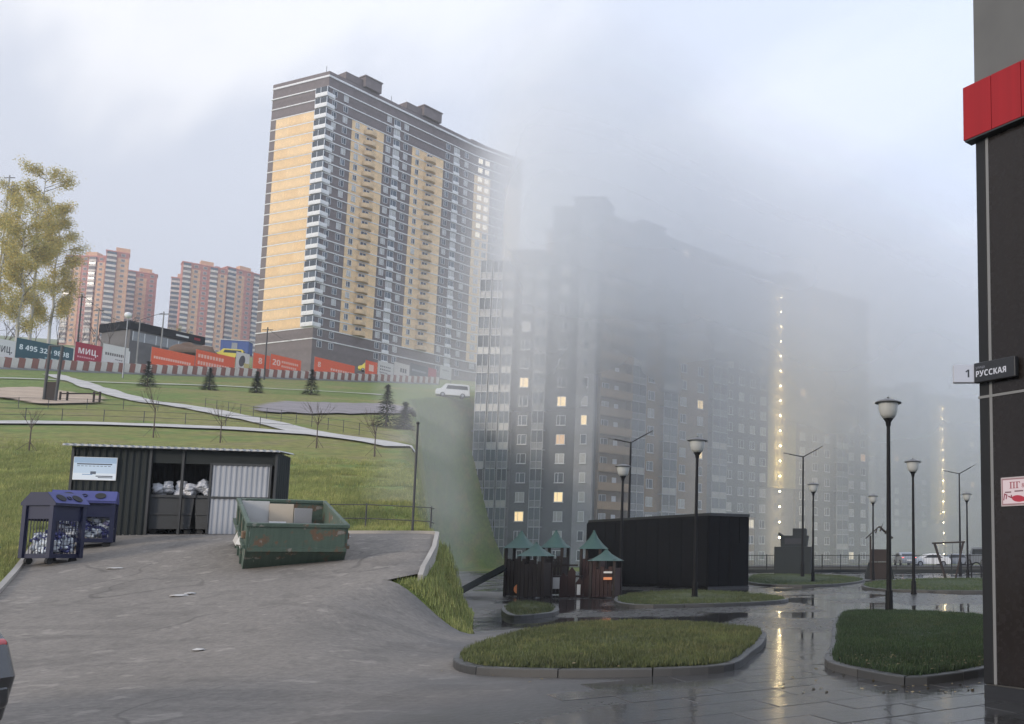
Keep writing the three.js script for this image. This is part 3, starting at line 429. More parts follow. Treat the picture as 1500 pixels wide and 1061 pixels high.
// pink and red blocks far up the hill
function redBlock(label, px0, px1, D0, D1, top, seed, group) {
  const a = pt(px0, 430, D0), b = pt(px1, 430, D1), ytop = at((px0 + px1) / 2, top, (D0 + D1) / 2).y, y0 = ytop - 17 * 2.9, [o, L] = frameOf('red_apartment_block', label, 'apartment block', a, b, y0, group), r = rng(seed), hgt = 17 * 2.9;
  part('wall', [bx(0, L, -20, hgt, -7, 0)], M.brick, o); const roof = part('roof', [bx(-0.3, L + 0.3, hgt, hgt + 0.6, -7.3, 0.3)], M.brick, o);
  part('stair_house', [bx(L * 0.4, L * 0.4 + 6, hgt + 0.6, hgt + 3.4, -6.5, -2)], M.brickLight, roof); part('vent', [bx(L * 0.75, L * 0.75 + 2, hgt + 0.6, hgt + 2.2, -6, -4)], M.brick, roof);
  const n = Math.round(L / 4.2);
  for (let i = 0; i < n; i++) {
    const x0 = L * i / n, x1 = L * (i + 1) / n, k = i % 3;
    if (k === 1) part('light_strip', [bx(x0, x1, -4, hgt - 3, 0, 0.25)], M.brickLight, o);
    for (let f = 0; f < 17; f++) if (k === 0) { const g = part('balcony', [bx(x0 + 0.3, x1 - 0.3, f * 2.9, f * 2.9 + 1.25, 0, 1.1)], M.pinkWhite, o); part('pane', [bx(x0 + 0.4, x1 - 0.4, f * 2.9 + 1.25, f * 2.9 + 2.65, 0.1, 1.0)], r() < 0.5 ? M.pinkPane : M.paneBlue, g); } else { const g = part('window', [bx((x0 + x1) / 2 - 0.9, (x0 + x1) / 2 + 0.9, f * 2.9 + 0.8, f * 2.9 + 2.4, 0.25, 0.33)], M.pinkWhite, o); part('pane', [bx((x0 + x1) / 2 - 0.75, (x0 + x1) / 2 + 0.75, f * 2.9 + 0.95, f * 2.9 + 2.25, 0.3, 0.36)], M.pinkPane, g); }
  }
  return o;
}
redBlock('pale red apartment block rising behind the yellow birch', 92, 150, 478, 480, 376, 1);
redBlock('narrow orange red block end beside the birch, taller than its neighbours', 150, 184, 470, 476, 370, 2);
redBlock('red apartment block with dark balconies standing between the birch and the pink row', 182, 228, 505, 514, 400, 3);
redBlock('small red block end at the start of the pink row', 249, 268, 520, 523, 408, 4);
redBlock('broad pink and orange apartment block beside the yellow tower', 264, 330, 478, 492, 390, 5);
redBlock('pink red apartment block touching the yellow tower\'s edge', 330, 381, 500, 516, 398, 6);

// corner building at the plaza
{
  const K = at(1437, 815, 10.2), dir = [0.70, -0.714], L = 7, th = Math.atan2(dir[1], dir[0]);
  const o = thing('corner_building', 'dark brown clad corner building with a red fascia band and grey concrete above', 'building', [K.x, 0, -10.2], th);
  const W = 0.17;
  part('core', [bx(0.02, L, 0.0, 14, -5, -0.04)], M.facadeConcrete, o);
  part('plinth', [bx(0.01, L, 0.0, 0.16, -5, -0.012)], M.blackTrim, o);
  part('edge_panel', [rb(W - 0.03, 6.37, 0.05, W / 2 - 0.005, 3.36, -0.024, 0.012, 2)], M.facadeEdge, o);
  part('joint_strip', [bx(W - 0.012, W + 0.028, 0.18, 6.54, -0.04, 0.004)], M.joint, o);
  for (const [y0, y1] of [[0.18, 3.42], [3.45, 6.54]]) for (let x = W + 0.03, i = 0; x < L - 0.1; x += 1.42, i++) part('cladding_panel', [rb(1.40, y1 - y0, 0.05, x + 0.7, (y0 + y1) / 2, -0.024, 0.01, 2)], M.facadeBrown, o);
  part('joint_strip', [bx(0, L, 3.42, 3.45, -0.04, 0.006)], M.joint, o);
  for (let x = -0.1, i = 0; x < L; x += 0.42, i++) part('red_fascia_panel', [rb(0.414, 0.67, 0.13, x + 0.208, 6.90, 0.03, 0.008, 2)], M.red, o);
  part('fascia_underside', [bx(-0.08, L, 6.545, 6.562, -0.04, 0.09)], M.blackTrim, o);
  part('concrete_wall', [bx(0.0, L, 7.24, 14, -0.6, -0.01)], M.facadeConcrete, o);
  // signs
  const txt = (w, h, bg, draw) => { const c = document.createElement('canvas'); c.width = w; c.height = h; const x = c.getContext('2d'); x.fillStyle = bg; x.fillRect(0, 0, w, h); draw(x, w, h); const t = new THREE.CanvasTexture(c); t.colorSpace = THREE.SRGBColorSpace; return t; };
  globalThis.__txt = txt;
  const face = (w, h, t, rough = 0.4) => { const g = new THREE.PlaneGeometry(w, h); const m = new THREE.MeshPhysicalMaterial({ map: t, roughness: rough }); return [g, m]; };
  globalThis.__face = face;
  const ys = 3.71;
  const n = thing('street_name_sign', 'black street name sign box with pale lettering on the brown corner building', 'sign', [K.x + 0.01 * dir[0], ys, -10.2 - dir[1] * -0.0], th);
  part('sign_box', [rb(0.58, 0.235, 0.07, 0.29, 0, 0.062, 0.012)], M.blackTrim, n);
  const st = txt(512, 208, '#15161b', (x, w, h) => { x.fillStyle = '#7d7f88'; x.font = '44px sans-serif'; x.fillText('улица', 18, 62); x.fillStyle = '#b9bbc4'; x.font = 'bold 92px sans-serif'; x.fillText('РУССКАЯ', 14, 152, 440); });
  const [fg, fm] = face(0.56, 0.218, st); part('sign_face', [fg.translate(0.29, 0, 0.0995)], fm, n, { keepUv: true });
  const n1 = thing('house_number_sign', 'pale grey house number sign with a 1 projecting from the corner building', 'sign', [K.x - 0.002, ys, -10.2], 0);
  part('sign_box', [rb(0.29, 0.215, 0.07, -0.15, 0, 0.02, 0.012)], mat(0.4, 0.41, 0.45, 0.5), n1);
  const [hg, hm] = face(0.272, 0.2, txt(256, 188, '#b3b7c3', (x) => { x.fillStyle = '#272931'; x.font = 'bold 120px sans-serif'; x.fillText('1', 118, 136); })); part('sign_face', [hg.translate(-0.15, 0, 0.0572)], hm, n1, { keepUv: true });
  const po = thing('hydrant_notice', 'white notice with red border and red lettering on the brown cladding', 'notice', [K.x, 0, -10.2], th);
  part('notice_board', [rb(0.5, 0.325, 0.02, 0.56, 2.315, 0.013, 0.006)], mat(0.42, 0.36, 0.36, 0.5), po);
  const [pg, pm] = face(0.47, 0.295, txt(384, 240, '#8d6a6e', (x) => {
    x.fillStyle = '#c9b9bd'; x.fillRect(12, 12, 360, 216); x.fillStyle = '#8a3c46'; x.font = 'bold 84px serif'; x.fillText('ПГ', 84, 92); x.font = 'bold 52px serif'; x.fillText('8', 218, 88);
    x.fillStyle = '#6d4a50'; x.fillRect(34, 118, 70, 12); x.fillRect(140, 112, 96, 12); x.strokeStyle = '#7c3340'; x.lineWidth = 12; x.beginPath(); x.moveTo(20, 196); x.lineTo(30, 140); x.lineTo(56, 150); x.lineTo(46, 186); x.moveTo(70, 160); x.lineTo(110, 176); x.lineTo(104, 150); x.stroke();
    x.fillStyle = '#a32a3c'; x.beginPath(); x.ellipse(180, 186, 70, 30, 0.1, 0, 7); x.fill(); x.fillRect(180, 172, 190, 40); })); part('notice_face', [pg.translate(0.56, 2.315, 0.0245)], pm, po, { keepUv: true });
}
const txt = globalThis.__txt, face = globalThis.__face;

// ---------------------------------------------------------------- lamps
{
  const lamp = thing('park_lamp', '', 'street lamp');
  part('pole', [cyl(0.075, 0.05, 5.05, 0, 0.0, 0, 14), cyl(0.11, 0.1, 0.55, 0, 0, 0, 14), cyl(0.13, 0.13, 0.05, 0, 0.0, 0, 14)], M.post, lamp);
  part('lamp_neck', [lathe([[0.05, 4.98], [0.07, 5.02], [0.075, 5.1], [0.14, 5.2], [0.19, 5.27], [0.17, 5.28], [0.02, 5.2]])], M.post, lamp);
  part('lamp_bowl', [lathe([[0.001, 5.18], [0.15, 5.2], [0.22, 5.3], [0.26, 5.45], [0.275, 5.62], [0.27, 5.62], [0.001, 5.6]])], M.opal, lamp);
  const cap = part('lamp_cap', [lathe([[0.001, 5.615], [0.36, 5.62], [0.375, 5.635], [0.34, 5.665], [0.16, 5.73], [0.08, 5.75], [0.001, 5.76]])], M.cap, lamp); part('finial', [new THREE.SphereGeometry(0.035, 10, 8).translate(0, 5.78, 0)], M.cap, cap);
  const spots = [[1302, 24, 'tall park lamp rooted in the dark wet lawn by the corner building'], [1019, 32, 'park lamp standing in the lawn before the black pavilion'], [1338, 38, 'park lamp behind the wet lawn, in line with the lawn before the swing'], [1191, 52, 'park lamp rising from the lawn before the dark kiosk'], [1279, 60, 'park lamp standing beside the gabled play tower'], [1417, 60, 'park lamp standing beside the swing'], [910, 40, 'park lamp between the playground and the black pavilion']];
  spots.forEach(([px, D, label], i) => { const X = at(px, 790, D).x, y = LAWNS.some((l) => inPoly(l, X, D)) ? 0.14 : 0; if (i) copy(lamp, [X, y, -D], i, label); else { lamp.position.set(X, y, -D); lamp.userData.label = label; } });
  [...scene.children].filter((o) => o.name.startsWith('park_lamp')).forEach((o) => { o.userData.group = 'park lamps of the plaza'; });
  const sl = thing('street_light', '', 'street light');
  part('pole', [cyl(0.1, 0.055, 8.7, 0, 0, 0, 12), cyl(0.14, 0.13, 1.1, 0, 0, 0, 12)], M.post, sl);
  for (const s of [-1, 1]) { const a = part('arm', [rod([0, 8.65, 0], [s * 1.02, s > 0 ? 9.22 : 8.86, 0], 0.035, 8)], M.post, sl); part('lamp_head', [rb(0.42, 0.07, 0.16, 0, 0, 0, 0.03).rotateZ(s > 0 ? 0.5 : -0.2).translate(s * 1.2, s > 0 ? 9.33 : 8.9, 0)], M.cap, a); }
  [[921, 55, 'twin arm street light rising behind the black pavilion'], [1176, 63, 'twin arm street light beside the dark kiosk, before the lit stairwell'], [1406, 76, 'twin arm street light beside the swing and the farther lamp column']].forEach(([px, D, label], i) => { const X = at(px, 760, D).x; if (i) copy(sl, [X, 0, -D], 0, label); else { sl.position.set(X, 0, -D); sl.userData.label = label; } });
}
// ---------------------------------------------------------------- black pavilion
{
  const Mx = pt(1037, 815, 44), Lx = pt(859, 815, 53), Rx = pt(1096, 815, 45.6), [o, L] = frameOf('black_pavilion', 'black flat roofed pavilion clad in dark panels behind the park lamp', 'pavilion', Lx, Mx, 0), h = 3.72;
  const inv = new THREE.Matrix4().makeRotationY(o.rotation.y).setPosition(o.position).invert(), v = new V3(Rx[0], 0, -Rx[1]).applyMatrix4(inv), sd = [v.x - L, v.z], sl = Math.hypot(...sd);
  const plan = [[0, 0], [L, 0], [v.x, v.z], [v.x - L, v.z]].map(([x, z]) => [x, -z]);
  part('core', [poly(plan, h - 0.12).rotateX(-Math.PI / 2)], M.black, o);
  const trim = poly([[-0.08, 0.08], [L + 0.03, 0.08], [v.x + 0.09, -v.z], [v.x - L, -v.z + 0.08]], 0.14).rotateX(-Math.PI / 2).translate(0, h - 0.12, 0); part('roof_trim', [trim], M.blackTrim, o);
  const n = Math.round(L / 1.15), g = geo([rb(L / n - 0.02, h - 0.3, 0.05, L / n / 2, (h - 0.3) / 2 + 0.12, 0.03, 0.008, 1)]); for (let i = 0; i < n; i++) part('cladding_panel', g, M.black, o).position.x = i * L / n;
  const side = new THREE.Group(); side.name = 'side_wall'; side.position.set(L, 0, 0); side.rotation.y = Math.atan2(-sd[1], sd[0]); o.add(side);
  const n2 = 4, g2 = geo([rb(sl / n2 - 0.02, h - 0.3, 0.05, sl / n2 / 2, (h - 0.3) / 2 + 0.12, 0.03, 0.008, 1)]); for (let i = 0; i < n2; i++) part('cladding_panel', g2, M.black, side).position.x = i * sl / n2;
  part('door', [bx(sl * 0.55, sl * 0.55 + 0.95, 0.12, 2.25, 0.06, 0.1)], M.black, side);
  part('plinth', [poly(plan.map(([x, y]) => [x, y]), 0.1).rotateX(-Math.PI / 2).scale(1.004, 1, 1.01)], M.blackTrim, o);
}
// ---------------------------------------------------------------- playground
{
  const D = 35, O = at(747, 815, D), o = thing('playground_castle', 'wooden playground castle with green pointed roofs, a slide and brown board walls', 'playground', [O.x, 0, -D]);
  const roofG = (w, h, e) => { const pts = [[w * 0.72, 0], [w * 0.48, h * 0.25], [w * 0.22, h * 0.62], [w * 0.05, h], [0.001, h * 1.02]]; return new THREE.LatheGeometry(pts.map((p) => new THREE.Vector2(...p)), 4).rotateY(Math.PI / 4).translate(0, e, 0); };
  const tower = (px, w, eave, roof, dz = 0, deck = 1.0, walls = M.wood) => {
    const x = at(px, 815, D).x - O.x, hw = w / 2;
    for (const [sx, sz] of [[-1, 1], [1, 1], [-1, -1], [1, -1]]) part('post', [bx(x + sx * hw - 0.05, x + sx * hw + 0.05, 0, eave + 0.05, dz + sz * hw - 0.05, dz + sz * hw + 0.05)], M.wood, o);
    part('deck', [bx(x - hw, x + hw, deck - 0.06, deck, dz - hw, dz + hw)], M.wood, o);
    const r = part('pointed_roof', [roofG(w * 1.25, roof, eave)], M.roofGreen, o); r.position.set(x, 0, dz); part('roof_ball', [new THREE.SphereGeometry(0.05, 8, 6).translate(0, eave + roof * 1.02, 0)], M.roofGreen, r);
    for (let i = 0; i < 5; i++) part('wall_board', [bx(x - hw + 0.06 + i * (w - 0.12) / 5, x - hw + 0.04 + (i + 1) * (w - 0.12) / 5, 0.03, deck + 0.4 - 0.1 * (i % 2), dz + hw - 0.03, dz + hw + 0.02)], walls, o);
    part('side_board', [bx(x - hw - 0.02, x - hw + 0.03, 0.05, deck + 0.35, dz - hw + 0.06, dz + hw - 0.06)], walls, o); part('side_board', [bx(x + hw - 0.03, x + hw + 0.02, 0.05, deck + 0.35, dz - hw + 0.06, dz + hw - 0.06)], walls, o);
    return x;
  };
  tower(746, 0.86, 1.92, 0.66, -1.2, 1.1); tower(785, 0.92, 1.6, 0.5, 0); tower(781, 0.8, 1.95, 0.7, -2.6, 1.2); tower(843, 0.78, 1.9, 0.72, -2.4, 1.1, M.woodRed); tower(890, 0.9, 1.42, 0.42, 0.2, 0.8, M.woodRed);
  const X = (px) => at(px, 815, D).x - O.x;
  const s = part('slide', [quads([]) , bx(-0.3, 0.3, 0, 0.04, 0, 1.9), bx(-0.34, -0.3, 0, 0.22, 0, 1.9), bx(0.3, 0.34, 0, 0.22, 0, 1.9)].slice(1).map((g) => g.rotateX(0.52)), M.kiosk, o); s.position.set(X(733), 1.08, -0.75); s.rotation.y = -1.35;
  part('slide_lip', [bx(-0.32, 0.32, -0.02, 0.05, 0, 0.45)], M.kiosk, s).position.set(0, -0.92, 1.6);
  part('bridge', [bx(X(797), X(836), 0.75, 0.82, -1.7, -0.9)], M.wood, o); part('bridge_rail', [bx(X(797), X(836), 1.2, 1.27, -0.95, -0.9)], M.wood, o);
  part('pale_panel', [bx(X(800), X(815), 0.3, 0.75, -0.9, -0.86)], M.panelPale, o);
  part('round_panel', [cyl(0.19, 0.19, 0.04, 0, 0, 0, 24).rotateX(Math.PI / 2).translate(X(753), 0.3, -0.62)], M.orangePanel, o, { label: 'round orange play panel' });
  part('white_panel', [bx(X(848), X(853), 0.1, 0.5, 0.1, 0.14)], M.panelPale, o); part('red_panel', [bx(X(893), X(905), 0.7, 0.8, 0.75, 0.79)], M.orangePanel, o); part('red_panel', [bx(X(893), X(905), 0.95, 1.02, 0.75, 0.79)], M.panelPale, o);
  for (let i = 0; i < 6; i++) part('fence_board', [poly([[-0.15, 0], [0.15, 0], [0.15, 0.75 + 0.25 * Math.sin(i * 2)], [0, 0.95 + 0.25 * Math.sin(i * 2)], [-0.15, 0.75 + 0.25 * Math.sin(i * 2)]], 0.04).translate(X(822) + i * 0.32, 0, -0.4)], M.woodRed, o);
}
// ---------------------------------------------------------------- things at the back of the plaza
{
  const D = 80, p = at(1134, 815, D), o = thing('ventilation_kiosk', 'dark ventilation kiosk with a stepped hood standing at the plaza fence', 'kiosk', [p.x, 0, -D]);
  part('base_block', [rb(3.3, 2.45, 3, 1.65, 1.22, -1.5, 0.04)], M.kiosk, o); part('hood', [poly([[0.55, 2.45], [2.85, 2.45], [2.95, 3.2], [3.0, 3.45], [0.75, 3.45], [0.35, 3.75], [0.3, 3.55], [0.5, 3.3]], 2.2).translate(0, 0, -2.6)], M.kiosk, o); part('hood_box', [bx(1.6, 2.8, 3.45, 4.1, -2.5, -0.6)], M.kiosk, o); part('louvre', [bx(0.9, 2.4, 2.7, 3.2, -0.4, -0.37)], M.blackTrim, o);
}
{
  const a = pt(1096, 815, 88), b = pt(1475, 815, 88), [o, L] = frameOf('plaza_railing', 'dark metal railing on a low wall along the back of the plaza', 'railing', a, b, 0), n = 14;
  part('low_wall', [bx(0, L, -0.1, 0.3, -0.12, 0.12)], M.kiosk, o); part('rail', [bx(0, L, 1.65, 1.71, -0.03, 0.03)], M.post, o); part('rail', [bx(0, L, 0.5, 0.55, -0.03, 0.03)], M.post, o);
  const g = geo([bx(-0.04, 0.04, 0.3, 1.8, -0.04, 0.04)]); for (let i = 0; i <= n; i++) part('post', g, M.post, o).position.x = L * i / n;
  const bars = []; for (let x = 0.15; x < L; x += 0.16) bars.push(bx(x - 0.01, x + 0.01, 0.55, 1.65, -0.012, 0.012)); part('balusters', bars, M.post, o, { kind: 'stuff' });
}
{
  const D = 66, p = at(1288, 815, D), o = thing('play_tower', 'small dark play tower with a gabled roof behind the park lamps', 'play tower', [p.x, 0, -D]);
  for (const [x, z] of [[-0.65, 0.6], [0.65, 0.6], [-0.65, -0.6], [0.65, -0.6]]) part('post', [bx(x - 0.06, x + 0.06, 0, 3.1, z - 0.06, z + 0.06)], M.wood, o);
  part('deck', [bx(-0.75, 0.75, 1.2, 1.3, -0.7, 0.7)], M.wood, o); part('wall_panel', [bx(-0.68, 0.68, 1.3, 2.1, 0.58, 0.64)], M.wood, o); part('wall_panel', [bx(-0.68, 0.68, 0.0, 1.15, 0.5, 0.56)], M.wood, o);
  part('skirt', [poly([[-1.1, 0], [1.1, 0], [0.8, 1.15], [-0.8, 1.15]], 1.3).translate(0, 0, -0.8)], M.kiosk, o);
  const r = part('gable_roof', [bx(-0.05, 1.25, -0.04, 0.04, -0.9, 0.9).rotateZ(0.72).translate(-0.95, 2.95, 0), bx(-1.25, 0.05, -0.04, 0.04, -0.9, 0.9).rotateZ(-0.72).translate(0.95, 2.95, 0)], M.wood, o); for (const x of [-0.3, 0.05, 0.4]) part('roof_spike', [rod([x, 3.45 - Math.abs(x) * 0.6, 0.9], [x + 0.2, 4.05 - Math.abs(x), 0.9], 0.07, 5, 0.01)], M.wood, r);
}
{
  const D = 66, p = at(1390, 815, D), o = thing('swing_frame', 'dark wooden swing frame with leaning posts on the plaza', 'swing', [p.x, 0, -D]);
  for (const [x0, x1, z] of [[-0.35, -1.1, 0.6], [0.4, 1.05, 0.9], [-0.15, -1.05, -0.7], [0.55, 1.08, -0.6]]) part('post', [rod([x0, 0, z], [x1, 2.6, 0], 0.07, 8)], M.wood, o);
  part('crossbeam', [rod([-1.25, 2.55, 0], [1.2, 2.65, 0], 0.06, 8)], M.wood, o); part('swing_seat', [bx(-0.3, 0.3, 0.5, 0.55, -0.15, 0.15)], M.rubber, o); for (const x of [-0.28, 0.28]) part('chain', [rod([x, 0.55, 0], [x, 2.58, 0], 0.012, 5)], M.thin, o);
  const q = at(1430, 815, 60), h = thing('bike_hoop', 'low dark metal hoop near the corner building', 'bike rack', [q.x, 0, -60]); part('hoop', [new THREE.TorusGeometry(0.32, 0.045, 8, 18, Math.PI).translate(0, 0.85, 0), rod([-0.32, 0, 0], [-0.32, 0.86, 0], 0.045, 8), rod([0.32, 0, 0], [0.32, 0.86, 0], 0.045, 8)], M.post, h);
}
// ---------------------------------------------------------------- vehicles
function car(name, label, pos, turn, paint, tail, kind = 'sedan', group) {
  const o = thing(name, label, 'car', pos, turn, group), van = kind === 'van', h = van ? 1.95 : 1.45, W = 1.74;
  // side outline, rear at +x
  const prof = van ? [[-2.3, 0.35], [-2.35, 0.8], [-2.2, 1.05], [-1.6, 1.2], [-1.0, h - 0.05], [-0.8, h], [2.1, h], [2.25, h - 0.1], [2.32, 0.9], [2.35, 0.35]] : [[-2.2, 0.3], [-2.3, 0.55], [-2.2, 0.78], [-1.3, 0.93], [-0.55, 1.36], [-0.2, h], [0.75, h], [1.0, h - 0.05], [1.62, 1.02], [2.12, 0.98], [2.22, 0.86], [2.3, 0.6], [2.24, 0.3]];
  const sh = new THREE.Shape(); prof.forEach((p, i) => i ? sh.lineTo(...p) : sh.moveTo(...p)); sh.lineTo(1.75, 0.3); sh.absarc(1.4, 0.32, 0.36, 0, Math.PI, false); sh.lineTo(-1.05, 0.3); sh.absarc(-1.4, 0.32, 0.36, 0, Math.PI, false); sh.closePath();
  part('body', [new THREE.ExtrudeGeometry(sh, { depth: W - 0.16, bevelEnabled: true, bevelSize: 0.06, bevelThickness: 0.08, bevelSegments: 4, curveSegments: 8 }).translate(0, 0, -(W - 0.16) / 2)], paint, o);
  for (const s of [-1, 1]) part('side_glass', [poly(van ? [[-0.95, 1.2], [-0.75, h - 0.18], [2.0, h - 0.18], [2.1, 1.2]] : [[-1.0, 1.0], [-0.35, h - 0.1], [0.8, h - 0.1], [1.35, 1.02]], 0.01).translate(0, 0, s * (W / 2 + 0.002) - 0.005)], M.glass, o);
  part('rear_glass', van ? [bx(2.345, 2.36, 1.2, 1.75, -0.62, 0.62)] : [quads([[[1.62 + 0.05, 1.07, 0.66], [1.62 + 0.05, 1.07, -0.66], [1.06, h - 0.02, -0.56], [1.06, h - 0.02, 0.56]]])], paint === M.carDark && group !== 'x' ? mat(0.55, 0.6, 0.64, 0.12) : M.glass, o);
  for (const s of [-1, 1]) { part('tail_light', [rb(0.16, 0.2, 0.3, van ? 2.33 : 2.2, 0.82, s * 0.7, 0.05)], tail, o); part('headlight', [rb(0.14, 0.14, 0.32, -2.22, 0.68, s * 0.64, 0.04)], M.frame, o); }
  part('bumper', [rb(0.2, 0.24, W - 0.06, van ? 2.33 : 2.25, 0.45, 0, 0.07)], paint, o); part('number_plate', [bx(2.36, 2.375, 0.55, 0.65, -0.26, 0.26)], M.white, o);
  for (const x of [-1.4, 1.4]) for (const s of [-1, 1]) { const w = part('wheel', [cyl(0.32, 0.32, 0.2, 0, -0.1, 0, 20).rotateX(Math.PI / 2)], M.rubber, o); w.position.set(x, 0.32, s * (W / 2 - 0.06)); part('rim', [cyl(0.2, 0.2, 0.02, 0, -0.01, 0, 14).rotateX(Math.PI / 2).translate(0, 0, s * 0.105)], M.hub, w); }
  return o;
}
const onH = (X, D) => [X, H(X, D), -D];
{ const c = at(22, 1020, 5.6); car('parked_car', 'rear of a dark car with a red tail light, parked on the dry asphalt yard', [c.x - 4.14, 0, -6.6], 0.06, M.carDark, M.tail); }
{ const q = (px, D) => at(px, 815, D).x;
  car('parked_car', 'dark car with glowing red tail lights behind the plaza railing', [q(1325, 104), 0.55, -104], -1.4, M.carGrey, M.tailLit); car('parked_car', 'pale car beside the one with glowing tail lights, behind the plaza railing', [q(1362, 106), 0.4, -106], 0.2, M.carWhite, M.tail); car('parked_car', 'grey car parked behind the swing and the plaza railing', [q(1398, 108), 0.4, -108], 0.1, M.carGrey, M.tail);
  car('parked_van', 'dark van with lit tail lights behind the plaza railing by the corner building', [q(1440, 98), 0.6, -98], -1.2, M.carGrey, M.tailLit, 'van');
  struct('back_road', [bx(q(1095, 100), q(1500, 112), -0.06, 0.5, -114, -97)], M.kerb); }

// ---------------------------------------------------------------- rubbish shed on the yard
{
  const Dn = 23.7, l = at(92, 815, Dn), y = H(-18, Dn + 0.8) - 0.03, W = 5.9, h = 2.38, dp = 1.25, TS = 0.33, KX = 0.81, wp = (x, yy, z) => [l.x + x * KX * Math.cos(TS) + z * Math.sin(TS), yy, -Dn - x * KX * Math.sin(TS) + z * Math.cos(TS)], o = thing('rubbish_shed', 'dark green corrugated rubbish shed with an open bay and a grey metal door', 'shed', [l.x, y, -Dn], TS); o.scale.x = KX;
  part('back_wall', [corrugated(W, h, 0.2, 0.03).translate(0, 0, -dp)], M.shedGreen, o); part('side_wall', [corrugated(dp, h, 0.2, 0.03).rotateY(Math.PI / 2).translate(0.02, 0, 0)], M.shedGreen, o); part('side_wall', [corrugated(dp, h, 0.2, 0.03).rotateY(Math.PI / 2).translate(W, 0, 0)], M.shedGreen, o);
  part('front_wall', [corrugated(2.1, h - 0.01, 0.2, 0.03).translate(0.06, 0, 0)], M.shedGreen, o); part('header', [bx(2.1, W, h - 0.38, h + 0.0, -0.06, -0.02)], M.shedGreen, o);
  for (const [x, z] of [[0.03, 0.02], [2.18, 0], [W - 0.03, 0.02], [0.03, -dp], [W - 0.03, -dp], [3.1, -0.02]]) part('post', [bx(x - 0.035, x + 0.035, -0.15, h, z - 0.035, z + 0.035)], M.binDark, o);
  part('roof', [corrugated(W + 0.3, dp + 0.45, 0.2, 0.045).rotateX(-Math.PI / 2 + 0.05).translate(-0.18, h + 0.02, 0.22)], M.roofEdge, o);
  part('roof_edge', [corrugated(W + 0.3, 0.05, 0.2, 0.045).translate(-0.18, h + 0.0, 0.22)], M.roofEdge, o);
  part('floor', [bx(0, W, -0.3, 0.03, -dp, 0)], M.concrete, o);
  for (const [y0, y1] of [[0.05, 1.05], [1.09, 1.98]]) part('door_sheet', [corrugated(1.72, y1 - y0, 0.16, 0.02).translate(3.98, y0, 0.04)], M.shedGrey, o);
  part('door_frame', [bx(3.94, 5.74, 1.04, 1.1, 0.03, 0.08), bx(3.94, 5.74, 1.98, 2.04, 0.03, 0.08), bx(3.94, 5.74, -0.02, 0.06, 0.03, 0.08), bx(3.92, 3.98, -0.02, 2.04, 0.03, 0.08), bx(5.7, 5.76, -0.02, 2.04, 0.03, 0.08)], M.binDark, o);
  const sg = thing('shed_notice', 'white and pale blue notice board fixed to the dark green rubbish shed', 'notice', wp(0.06, y, 0), TS); part('board', [bx(0.02, 0.98, 1.48, 2.1, 0.05, 0.075)], M.white, sg);
  const [g, m] = face(0.94, 0.6, txt(376, 240, '#dfe6ec', (x) => { x.fillStyle = '#9fb7cf'; x.fillRect(0, 0, 376, 60); x.fillStyle = '#c5d5e4'; x.fillRect(0, 60, 376, 110); x.fillStyle = '#39404c'; x.fillRect(28, 66, 310, 12); x.fillStyle = '#59616e'; for (let i = 0; i < 9; i++) x.fillRect(30 + i * 34, 90, 24, 6); x.fillRect(150, 150, 50, 30); x.fillStyle = '#2d333d'; x.fillRect(200, 196, 150, 10); x.fillRect(220, 212, 130, 8); x.fillStyle = '#6f8fb2'; x.fillRect(80, 180, 90, 8); })); part('print', [g.translate(0.5, 1.79, 0.077)], m, sg, { keepUv: true });
  const bin = thing('waste_container', 'dark wheeled waste container heaped with white rubbish in the open shed bay', 'waste bin', wp(2.78, y + 0.03, -0.52), TS + 0.03, 'containers in the shed');
  part('body', [poly([[-0.47, 0.16], [0.47, 0.16], [0.53, 1.05], [-0.53, 1.05]], 0.8).translate(0, 0, -0.4)], M.binDark, bin); part('rim', [bx(-0.57, 0.57, 1.03, 1.1, 0.37, 0.45), bx(-0.57, 0.57, 1.03, 1.1, -0.45, -0.37), bx(-0.57, -0.5, 1.03, 1.1, -0.37, 0.37), bx(0.5, 0.57, 1.03, 1.1, -0.37, 0.37)], M.binDark, bin);
  for (const [a, b] of [[-0.4, 0.3], [0.4, 0.3], [-0.4, -0.3], [0.4, -0.3]]) part('castor', [cyl(0.08, 0.08, 0.05, 0, -0.025, 0, 12).rotateX(Math.PI / 2).translate(a, 0.08, b)], M.rubber, bin); part('rib', [bx(-0.5, 0.5, 0.55, 0.6, 0.4, 0.43)], M.binDark, bin);
  const b2 = copy(bin, wp(4.14, y + 0.03, -0.54), TS - 0.05, 'dark wheeled waste container half hidden behind the grey shed door');
  const bag = (x, yy, z, s, seed) => { const g = new THREE.IcosahedronGeometry(s, 3), p = g.attributes.position, v = new V3(); for (let i = 0; i < p.count; i++) { v.fromBufferAttribute(p, i); const k = 0.55 + 0.95 * fbm(v.x * 15 + seed * 5, v.y * 13 + v.z * 11, 3) + (v.y > s * 0.8 ? 0.45 : 0); p.setXYZ(i, v.x * k * (1 + 0.3 * Math.sin(seed)), v.y * k * 0.8, v.z * k); } g.computeVertexNormals(); const t = thing('rubbish_bag', 'white rubbish bag heaped on the waste containers in the shed', 'bag', [x, yy, z], seed, 'rubbish heaped in the shed bay'); part('bag', [g], M.bag, t); };
  const r = rng(3); for (let i = 0; i < 13; i++) bag(...wp(i < 8 ? 2.32 + 0.95 * (i % 4) / 3.2 : 3.6 + 0.2 * (i - 8), y + 1.2 + (i % 3) * 0.09, -0.22 - 0.3 * r()), 0.11 + 0.07 * r(), i + 1);
}
